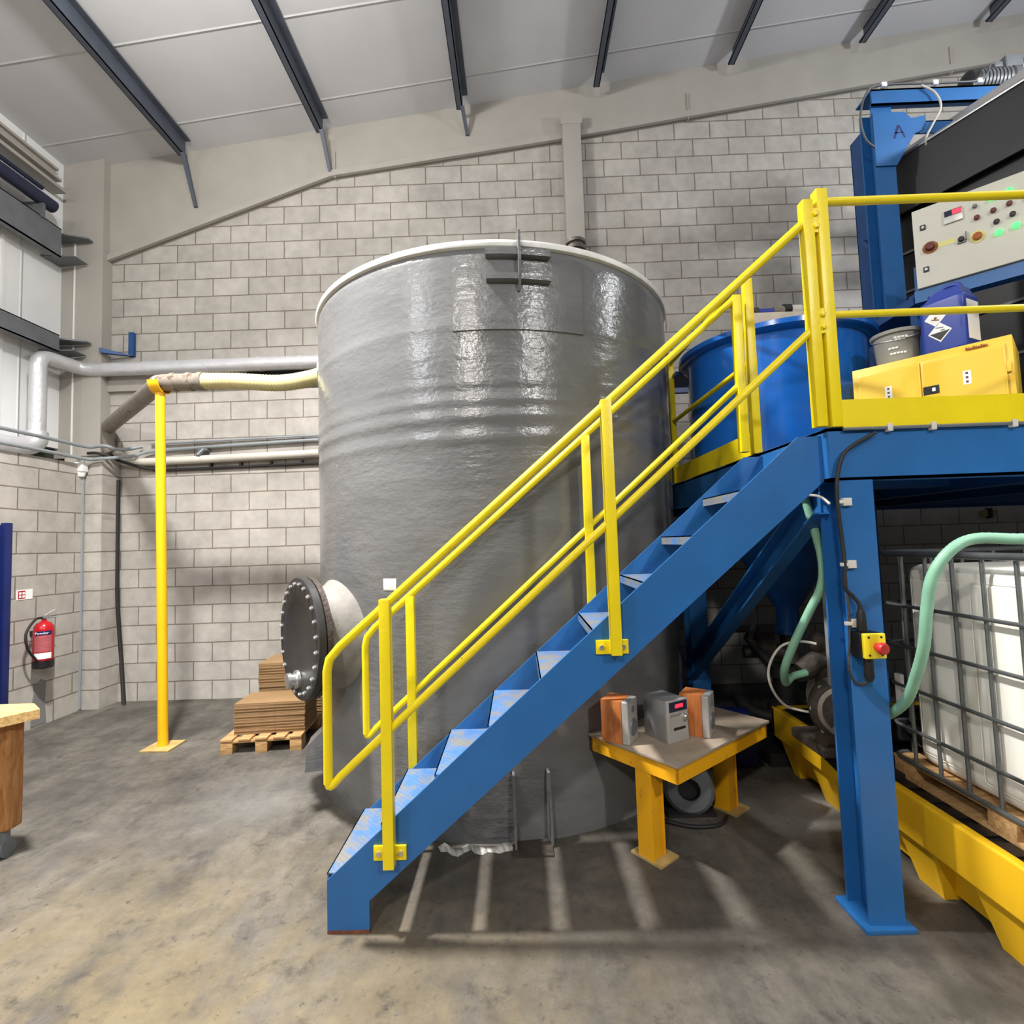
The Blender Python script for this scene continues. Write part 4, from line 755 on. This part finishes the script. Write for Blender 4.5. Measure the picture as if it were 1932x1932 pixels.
b = MB(); b.lathe([(.016,0),(.016,.02),(.025,.022),(.027,.034),(.022,.044),(0,.048)], (1.548,2.27,1.243), (.12,-1,-.08), 24, cap=False); b.build('red_button', M['redpl'], t)
b = MB(); b.lathe([(.016,1.3),(.02,1.31),(.018,1.38),(.01,1.4)], (1.522,2.32,0), n=14, cap=False); b.build('cable_gland', M['black'], t)
b = MB(); b.lathe([(.01,1.08),(.02,1.1),(.019,1.18),(.016,1.19)], (1.54,2.32,0), n=14, cap=False); b.build('cable_gland', M['black'], t)
hose('column_cable', [(1.66,2.34,2.2),(1.52,2.335,2.12),(1.475,2.335,2.02),(1.462,2.335,1.9),(1.475,2.34,1.7),(1.475,2.335,1.6),(1.47,2.335,1.5),(1.5,2.335,1.46),(1.525,2.33,1.42),(1.525,2.325,1.37)], .0085, M['black'], 'black cable running down the blue column to the emergency stop', 'cable')
hose('loop_cable', [(1.478,2.345,1.66),(1.485,2.345,1.4),(1.48,2.345,1.25),(1.468,2.345,1.15),(1.485,2.345,1.08),(1.52,2.34,1.065),(1.545,2.33,1.09),(1.54,2.325,1.13)], .0055, M['grime'], 'dark cable hanging in a loop under the emergency stop', 'cable')
for z, lb in ((1.885,'top pale clip holding the black cable to the blue column'),(1.6,'middle pale clip holding the black cable to the blue column'),(1.335,'lowest pale clip, just above the emergency stop')):
    b = MB(); b.box((1.49,2.335,z-.018),(1.53,2.356,z+.018), .003); b.box((1.462,2.33,z-.008),(1.492,2.35,z+.008), .003); tag(b.build('cable_clip', M['pvcw']), lb, 'clip', 'clips on the blue column')
hose('white_cable', [(1.36,2.45,1.93),(1.43,2.42,1.92),(1.455,2.38,1.88)], .006, M['pvcw'], 'short white cable emerging under the stair top', 'cable')

# ------------------------------------------------------------------ spill pallet, IBC, pump, hoses
BX0, BX1, BY0, BY1, BZ = 1.865, 3.25, 1.3, 3.95, .455
t = thing('spill_pallet', 'long yellow plastic spill pallet under the white liquid tote', 'spill pallet', (2.5,2.6,0))
b = MB(); b.box((BX0,BY0,.24),(BX0+.05,BY1,BZ), .012, 3); b.box((BX1-.05,BY0,.24),(BX1,BY1,BZ), .012, 3); b.box((BX0,BY0,.24),(BX1,BY0+.05,BZ), .012, 3); b.box((BX0,BY1-.05,.24),(BX1,BY1,BZ), .012, 3); b.build('rim_wall', M['yel_pl'], t)
b = MB(); b.hexa([(BX0+.14,BY0+.1,.03),(BX1-.14,BY0+.1,.03),(BX1-.14,BY1-.1,.03),(BX0+.14,BY1-.1,.03)], [(BX0+.1,BY0+.06,.3),(BX1-.1,BY0+.06,.3),(BX1-.1,BY1-.06,.3),(BX0+.1,BY1-.06,.3)]); b.build('sump', M['yel_pl'], t)
for y0, y1 in ((1.5,2.3),(2.47,2.74),(2.95,3.12),(3.24,3.52),(3.7,3.9)):
    b = MB(); b.hexa([(BX0+.09,y0+.06,0),(BX0+.3,y0+.06,0),(BX0+.3,y1-.06,0),(BX0+.09,y1-.06,0)], [(BX0+.025,y0,.26),(BX0+.3,y0,.26),(BX0+.3,y1,.26),(BX0+.025,y1,.26)]); b.build('foot', M['yel_pl'], t)
b = MB(); b.box((BX0+.05,BY0+.05,BZ-.05),(BX1-.05,BY1-.05,BZ-.012))
for i in range(18): yy = BY0+.1+i*.14; b.box((BX0+.05,yy,BZ-.012),(BX1-.05,yy+.09,BZ-.002))
b.build('black_grating', M['blackpl'], t)
b = MB(); b.hexa([(1.845,2.76,.26),(1.86,2.76,.26),(1.86,3.3,.36),(1.845,3.3,.36)], [(1.84,2.76,.474),(2.1,2.76,.474),(2.1,3.4,.474),(1.84,3.4,.474)]); tag(b.build('rubber_mat', M['black']), 'black rubber mat draped over the spill pallet edge by the pump', 'mat')
# pallet under IBC
ix0, ix1, iy0, iy1 = 1.985, 3.1, 1.62, 2.84
t = thing('liquid_tote', 'white caged liquid tote on the yellow spill pallet', 'liquid tote', (2.54,2.23,BZ))
pw = bpy.data.objects.new('wooden_base', None); COL.objects.link(pw); pw.parent = t
bpy.data.objects.remove(pw)
b = MB(); b.box((ix0,iy0,.535),(ix1,iy1,.555)); b.box((ix0-.005,iy0,BZ-.002),(ix0+.1,iy1,BZ+.016)); pw = b.build('wooden_base', M['wood'], t)
for y0 in (iy0,2.16,2.7): b = MB(); b.box((ix0-.005,y0,BZ+.016),(ix0+.1,y0+.13,.535), .003); b.build('wooden_block', M['wood'], pw)
b = MB(); b.box((ix0+.045,iy0+.045,.56),(ix1-.045,iy1-.11,1.57), .07, 5); bt = b.build('bottle', M['ibc'], t)
b = MB()
for y0 in (2.42,2.08,1.74): b.box((ix0+.036,y0,.62),(ix0+.06,y0+.26,1.5), .02, 3)
b.build('bottle_panel', M['ibc'], bt)
b = MB(); b.lathe([(.11,1.56),(.11,1.6),(.1,1.61),(0,1.61)], (2.54,2.23,0), n=28, cap=False); b.build('bottle_cap', M['blackpl'], bt)
def cage_bar(pts, r, nm): b = MB(); b.tube(pts, r, 10); return b.build(nm, M['cage'], t)
rc = .05
def loop_pts(z):
    return [(ix0,iy0,z),(ix0,iy1-rc,z),(ix0+rc*.3,iy1-rc*.3,z),(ix0+rc,iy1,z),(ix1,iy1,z)]
for z, r in ((1.625,.016),(1.355,.0092),(1.145,.0092),(.935,.0092),(.725,.0092),(.555,.012)): cage_bar(loop_pts(z), r, 'cage_hoop')
for i in range(8): y = 2.70-.155*i; cage_bar([(ix0+.014,y,.55),(ix0+.014,y,1.62)], .0092, 'cage_upright')
for i in range(6): x = ix0+.1+.17*i; cage_bar([(x,iy1-.012,.55),(x,iy1-.012,1.62)], .0105, 'cage_upright')
b = MB(); b.tube([(ix0+.1,iy1-.12,.66),(ix0+.1,iy1+.06,.66)], .05, 16); b.box((ix0+.03,iy1-.02,.62),(ix0+.17,iy1+.06,.72), .01); b.tube([(ix0+.1,iy1+.05,.66),(ix0+.02,iy1+.05,.72)], .016, 8); b.build('outlet_valve', M['blackpl'], t)
b = MB(); b.box((ix0+.02,iy1-.06,.8),(ix0+.04,iy1-.02,.98)); b.build('white_tag', M['paper'], t)
# pump
pm = V((1.87,3.13,BZ+.022))
t = thing('pump', 'grimy diaphragm pump with round covers on the spill pallet', 'pump', tuple(pm))
b = MB(); b.lathe([(0,-.16),(.06,-.16),(.14,-.13),(.155,-.11),(.155,-.08),(.1,-.07),(.1,.07),(.155,.08),(.155,.11),(.14,.13),(.06,.16),(0,.16)], pm+V((0,-.06,.22)), (.45,.89,0), 32, cap=False); b.build('pump_body', M['grime'], t)
ax = V((-.45,-.89,0)).normalized(); cc = pm+V((0,-.06,.22))+ax*.13
b = MB(); b.lathe([(.12,0),(.118,.012),(.1,.02),(.098,.012),(.03,.012),(.025,.03),(0,.03)], cc, ax, 32, cap=False)
pu = V((0,0,1)); pv = ax.cross(pu)
for i in range(3):
    a = 2*PI*i/3+.4; d = pu*math.cos(a)+pv*math.sin(a); b.tube([cc+ax*.018+d*.02, cc+ax*.018+d*.1], .008, 6)
b.build('round_cover', M['alu'], t)
for i in range(8):
    a = 2*PI*i/8; b = MB(); b.lathe([(.01,0),(.01,.014),(0,.015)], cc-ax*.02+(pu*math.cos(a)+pv*math.sin(a))*.14, ax, 6, cap=False); b.build('bolt', M['zinc'], t)
b = MB(); b.tube([pm+V((-.16,0,.36)),pm+V((-.05,0,.42)),pm+V((.12,0,.4))], .05, 12, smooth=4); b.tube([pm+V((-.04,0,.3)),pm+V((-.04,0,.5))], .05, 12); b.ball(pm+V((-.06,0,.5)), .055, 8); b.build('top_manifold', M['grime'], t)
b = MB(); b.box(pm+V((-.16,-.14,.0)),pm+V((.14,.14,.05)), .01); b.tube([pm+V((-.14,-.1,.08)),pm+V((.14,-.06,.08))], .045, 12); b.build('lower_manifold', M['grime'], t)
for ch in t.children: ch.data.transform(Matrix.Scale(1.22,4))
hose('green_hose', [(1.47,2.62,1.96),(1.49,2.6,1.82),(1.53,2.6,1.62),(1.53,2.62,1.48),(1.48,2.66,1.34),(1.43,2.72,1.18),(1.42,2.82,1.02),(1.5,2.98,.9),(1.56,3.02,.92),(1.66,3.06,.93)], .021, M['hose_g'], 'pale green hose dropping behind the stair top to the pump', 'hose', 14, 12, 70)
hose('green_hose', [(2.3,1.86,1.685),(2.05,1.9,1.705),(1.9,1.95,1.70),(1.77,2.0,1.705),(1.68,2.01,1.66),(1.62,2.03,1.56),(1.61,2.06,1.42),(1.62,2.1,1.28),(1.64,2.18,1.14),(1.67,2.3,.99),(1.70,2.5,.86),(1.8,2.78,.78),(1.95,2.92,.7),(2.06,2.92,.67)], .021, M['hose_g'], 'pale green hose arching over the caged tote rail', 'hose', 14, 12, 80)
hose('air_line', [(1.56,2.75,1.16),(1.5,2.8,1.165),(1.42,2.85,1.13),(1.36,2.87,1.02),(1.38,2.9,.9),(1.48,2.98,.78),(1.6,3.05,.72),(1.76,3.0,.7)], .007, M['pvcw'], 'thin off white air line looping into the pump', 'hose')
b = MB(); b.box((1.60,2.68,.95),(1.64,2.74,1.55), .004); tag(b.build('trunking', M['pvc']), 'vertical grey plastic trunking behind the blue column', 'trunking')
# gear under the deck
t = thing('dark_pump', 'dark valve and pump set standing under the vat cone', 'pump', (2.05,4.1,0))
b = MB(); b.box((1.84,3.95,0),(2.4,4.4,.1)); b.lathe([(.14,.1),(.14,.4),(.09,.45),(.09,.62),(.13,.62),(.13,.7),(0,.7)], (2.09,4.155,0), n=24); b.tube([(2.0,4.1,.3),(1.85,4.25,.32),(1.8,4.4,.4)], .06, 12, smooth=4); b.build('pump_casing', M['black'], t)
b = MB(); b.tube([(1.9,4.0,.75),(1.75,4.0,.95),(1.8,4.0,1.05)], .035, 10); b.box((1.6,3.98,1.0),(1.95,4.02,1.05)); b.build('valve_lever', M['black'], t)
t = thing('blue_motor', 'small dark blue motor on the floor under the platform', 'motor', (1.62,4.05,0))
b = MB(); b.tube([(1.45,4.1,.3),(1.72,4.0,.3)], .12, 20); b.build('motor_body', M['navy'], t)
b = MB(); b.box((1.42,3.95,0),(1.75,4.18,.2), .01); b.build('motor_foot', M['navy'], t)
t = thing('wall_socket', 'pale socket box on the back wall under the platform', 'socket', (5.62,W,1.85))
b = MB(); b.box((5.52,6.1,1.87),(5.59,W,1.95), .008); b.box((5.64,6.1,1.87),(5.71,W,1.95), .008); b.build('boxes', M['stain'], t)
b = MB(); b.box((5.595,6.09,1.85),(5.635,W,1.97), .006); b.build('dark_switch', M['blackpl'], t)
# blower under the table
bc_ = V((1.03,3.35,.0))
t = thing('blower', 'round grey blower with dark inlet lying under the yellow table', 'blower', tuple(bc_))
ax = V((-.25,-.96,.1)).normalized(); c = bc_+V((0,0,.16))
b = MB(); b.lathe([(.065,.05),(.07,.06),(.13,.055),(.155,.03),(.155,-.06),(.12,-.08),(0,-.08)], c, ax, 40, cap=False); b.build('housing', M['rail_grey'], t)
b = MB(); b.lathe([(.068,.055),(.06,.02),(0,.015)], c, ax, 24, cap=False); b.build('inlet', M['black'], t)
b = MB(); b.box(bc_+V((-.15,-.06,0)),bc_+V((.15,.08,.02))); b.tube([bc_+V((-.2,-.1,.015)),bc_+V((-.05,-.18,.015)),bc_+V((.12,-.17,.015)),bc_+V((.2,-.08,.015))], .012, 8, smooth=4); b.build('foot_and_cable', M['black'], t)

# ------------------------------------------------------------------ table with hi-fi
TF_ = frame((.778,2.705,0), (.782,.623,0))
def tb_(): return MB(TF_)
t = thing('work_table', 'low amber yellow steel table with dusty board top', 'table', (1.0,3.1,0))
b = tb_(); b.box((-.015,-.015,.562),(.965,.612,.577), .002); b.build('board_top', M['tabtop'], t)
b = tb_(); b.box((0,0,.475),(.95,.01,.562)); b.box((0,.59,.475),(.95,.6,.562)); b.box((0,0,.475),(.01,.6,.562)); b.box((.94,0,.475),(.95,.6,.562)); b.build('apron', M['yel_tab'], t)
for u in (.055,.825):
    for v in (.225,):
        b = tb_(); b.box((u-.045,v-.045,.012),(u+.045,v+.045,.53), .002); lg = b.build('leg', M['yel_tab'], t)
        b = tb_(); b.box((u-.06,v-.1,0),(u+.1,v+.1,.012)); b.build('foot_plate', M['basepl'], lg)
        b = tb_(); b.box((u-.052,v-.052,.012),(u-.045,v+.052,.53)); b.box((u+.045,v-.052,.012),(u+.052,v+.052,.53)); b.build('flange', M['yel_tab'], lg)
TZ = .577
def speaker(p, lb, dep=.125, wid=.15, h=.24):
    F_ = frame((p[0],p[1],TZ), (-.84,.54,0), (.54,.84,0))       # x back along the wood side, y across the front
    t = thing('speaker', lb, 'speaker', (p[0],p[1],TZ), 'pair of small hi-fi speakers')
    b = MB(F_); b.box((.03,.0,0),(.03+dep,wid,h), .003); b.build('wood_cabinet', M['spk'], t)
    b = MB(F_); b.box((-.012,0,0),(.03,wid,h), .008, 3); bz = b.build('silver_front', M['silver'], t)
    b = MB(F_); b.lathe([(.05,0),(.046,.006),(.015,.004),(0,.008)], (-.012,wid*.5,.085), (-1,0,0), 24, cap=False); b.build('woofer', M['rail_grey'], bz)
    b = MB(F_); b.lathe([(.02,0),(.016,.004),(0,.006)], (-.012,wid*.5,.185), (-1,0,0), 16, cap=False); b.build('tweeter', M['rail_grey'], bz)
speaker((.58,2.965), 'wood-sided silver speaker at the left end of the table')
speaker((1.06,3.032), 'wood-sided silver speaker right of the hi-fi')
F_ = frame((.81,2.97,TZ), (.88,.475,0))
t = thing('hifi_unit', 'silver mini hi-fi with red display between the two speakers', 'hi-fi', (.85,3.05,TZ))
def hb(): return MB(F_)
b = hb(); b.box((0,0.01,0),(.155,.19,.235), .004); b.build('casing', M['steel'], t)
b = hb(); b.box((-.002,-.012,0),(.157,.012,.24), .006, 3); fc = b.build('front', M['silver'], t)
b = hb(); b.box((.01,-.014,.175),(.147,-.012,.23)); dw = b.build('display_window', M['dkgl'], fc)
b = hb(); b.box((.055,-.0155,.195),(.115,-.014,.215)); b.build('red_digits', M['red_l'], dw)
b = hb(); b.lathe([(.018,0),(.017,.018),(.012,.022),(0,.022)], (.125,-.012,.135), (0,-1,0), 20, cap=False); b.build('volume_knob', M['zinc'], fc)
b = hb(); b.box((.04,-.0135,.07),(.13,-.012,.085)); b.build('tape_slot', M['blackpl'], fc)
b = hb()
for i in range(5): b.box((.015+i*.022,-.016,.15),(.03+i*.022,-.012,.162), .001)
b.build('buttons', M['zinc'], fc)

# ------------------------------------------------------------------ pallet with flat cardboard boxes
PFm = frame((-2.63,4.47,0), (1,.1,0))
def ppb(): return MB(PFm)
t = thing('wooden_pallet', 'wooden pallet on the floor under the cardboard stacks', 'pallet', (-2.28,4.95,0))
for x in (0,.29,.58):
    for y in (0,.5,1.0): b = ppb(); b.box((x,y,.0),(x+.1,y+.12,.09), .003); b.build('block', M['wood'], t)
for y in (0,.5,1.0): b = ppb(); b.box((0,y+.005,.09),(.68,y+.115,.108), .002); b.build('stringer_board', M['wood'], t)
for x in (0,.15,.29,.44,.58): b = ppb(); b.box((x,-.005,.108),(x+.1,1.13,.126), .002); b.build('deck_board', M['wood'], t)
def sheet_stack(n, x0, y0, w, d, z0, th, lb, grp, top_lb):
    first = None
    for i in range(n):
        z = z0+i*th; jx, jy = random.uniform(-.005,.005), random.uniform(-.004,.004)
        if first is None:
            b = ppb(); b.box((x0,y0,z),(x0+w*.58,y0+d,z+th*.46), .001); b.box((x0+w*.582,y0,z),(x0+w,y0+d,z+th*.46), .001); b.box((x0,y0+.004,z+th*.46),(x0+w,y0+d,z+th*.94), .001)
            first = o = b.build('flat_cardboard_box', M['card']); base = first.location.copy()
        else:
            o = first.copy(); COL.objects.link(o); o.location = base+V((jx,jy,i*th))
            if i % 4 == 2: o.rotation_euler = (0,0,random.uniform(-.02,.02))
        tag(o, top_lb if i == n-1 else lb, 'cardboard box', grp)
    return o
sheet_stack(11, .07, .1, .61, .36, .127, .0245, 'flat brown cardboard box in the front stack on the wooden pallet', 'flat boxes of the front stack', 'topmost flat cardboard box of the low front stack')
top_ = sheet_stack(20, .1, .56, .62, .42, .127, .0258, 'flat brown cardboard box in the tall rear stack on the wooden pallet', 'flat boxes of the rear stack', 'topmost flat cardboard box of the tall rear stack')

zt_ = top_.location.z+.0245
b = ppb(); b.box((.38,.68,zt_),(.56,.78,zt_+.0015)); tag(b.build('paper_label', M['paper']), 'white paper lying on top of the tall rear cardboard stack', 'paper')

# ------------------------------------------------------------------ bench at the left edge
t = thing('work_bench', 'pale timber bench with a stout wooden leg at the left edge', 'bench', (-3.05,3.05,0))
b = MB(); b.hexa([(-2.9,3.08,.79),(-3.05,3.2,.79),(-4.6,3.2,.79),(-4.2,2.35,.79),(-3.35,2.35,.79)][::-1], [(-2.9,3.08,.845),(-3.05,3.2,.845),(-4.6,3.2,.845),(-4.2,2.35,.845),(-3.35,2.35,.845)][::-1]); b.build('bench_top', M['bench_wood'], t)
b = MB(); b.box((-3.15,3.02,.16),(-3.03,3.13,.79), .02, 3); lg = b.build('leg', M['leg_wood'], t)
b = MB(); b.lathe([(.026,0),(.026,.02),(0,.022)], (-3.1,3.02,.41), (0,-1,0), 16, cap=False); b.build('dowel_end', M['bench_wood'], lg)
b = MB(); b.tube([(-3.09,3.07,.16),(-3.09,3.07,.09)], .03, 12); b.tube([(-3.12,3.07,.05),(-3.06,3.07,.05)], .05, 18); b.build('castor', M['rail_grey'], lg)
b = MB(); b.box((-4.3,2.9,.16),(-4.16,3.1,.79), .02, 3); b.build('leg', M['leg_wood'], t)

# ------------------------------------------------------------------ lights: the hall's high-bay lamps
def lamp(loc, size, down, glow, col, spread=180):
    """a high-bay lamp: reflector throwing light down plus the weaker spill that reaches the roof"""
    l = bpy.data.lights.new('high_bay_lamp', 'AREA'); l.shape = 'DISK'; l.size = size; l.energy = down; l.color = col; l.spread = math.radians(spread)
    o = bpy.data.objects.new('high_bay_lamp', l); COL.objects.link(o); o.location = loc
    l = bpy.data.lights.new('high_bay_spill', 'POINT'); l.shadow_soft_size = size/2; l.energy = glow; l.color = col
    o = bpy.data.objects.new('high_bay_spill', l); COL.objects.link(o); o.location = loc
lamp((-2.3,2.6,6.2), .34, 400, 250, (1.,.975,.94), 128)
lamp((5.6,2.5,5.6), .4, 150, 290, (.94,.97,1.))
lamp((3.7,-4.0,6.1), .45, 200, 400, (1.,.975,.94))
lamp((-1.9,-4.8,6.1), .45, 200, 400, (1.,.94,.86))
lamp((-5.2,-2.0,5.8), .45, 120, 200, (.93,.965,1.))
w = bpy.data.worlds.new('hall'); SC.world = w; w.use_nodes = True
w.node_tree.nodes['Background'].inputs[0].default_value = (.86,.93,1.,1); w.node_tree.nodes['Background'].inputs[1].default_value = .07
vs = SC.view_settings; vs.view_transform = 'Standard'; vs.look = 'None'; vs.exposure = .14; vs.gamma = 1.; vs.use_curve_mapping = False
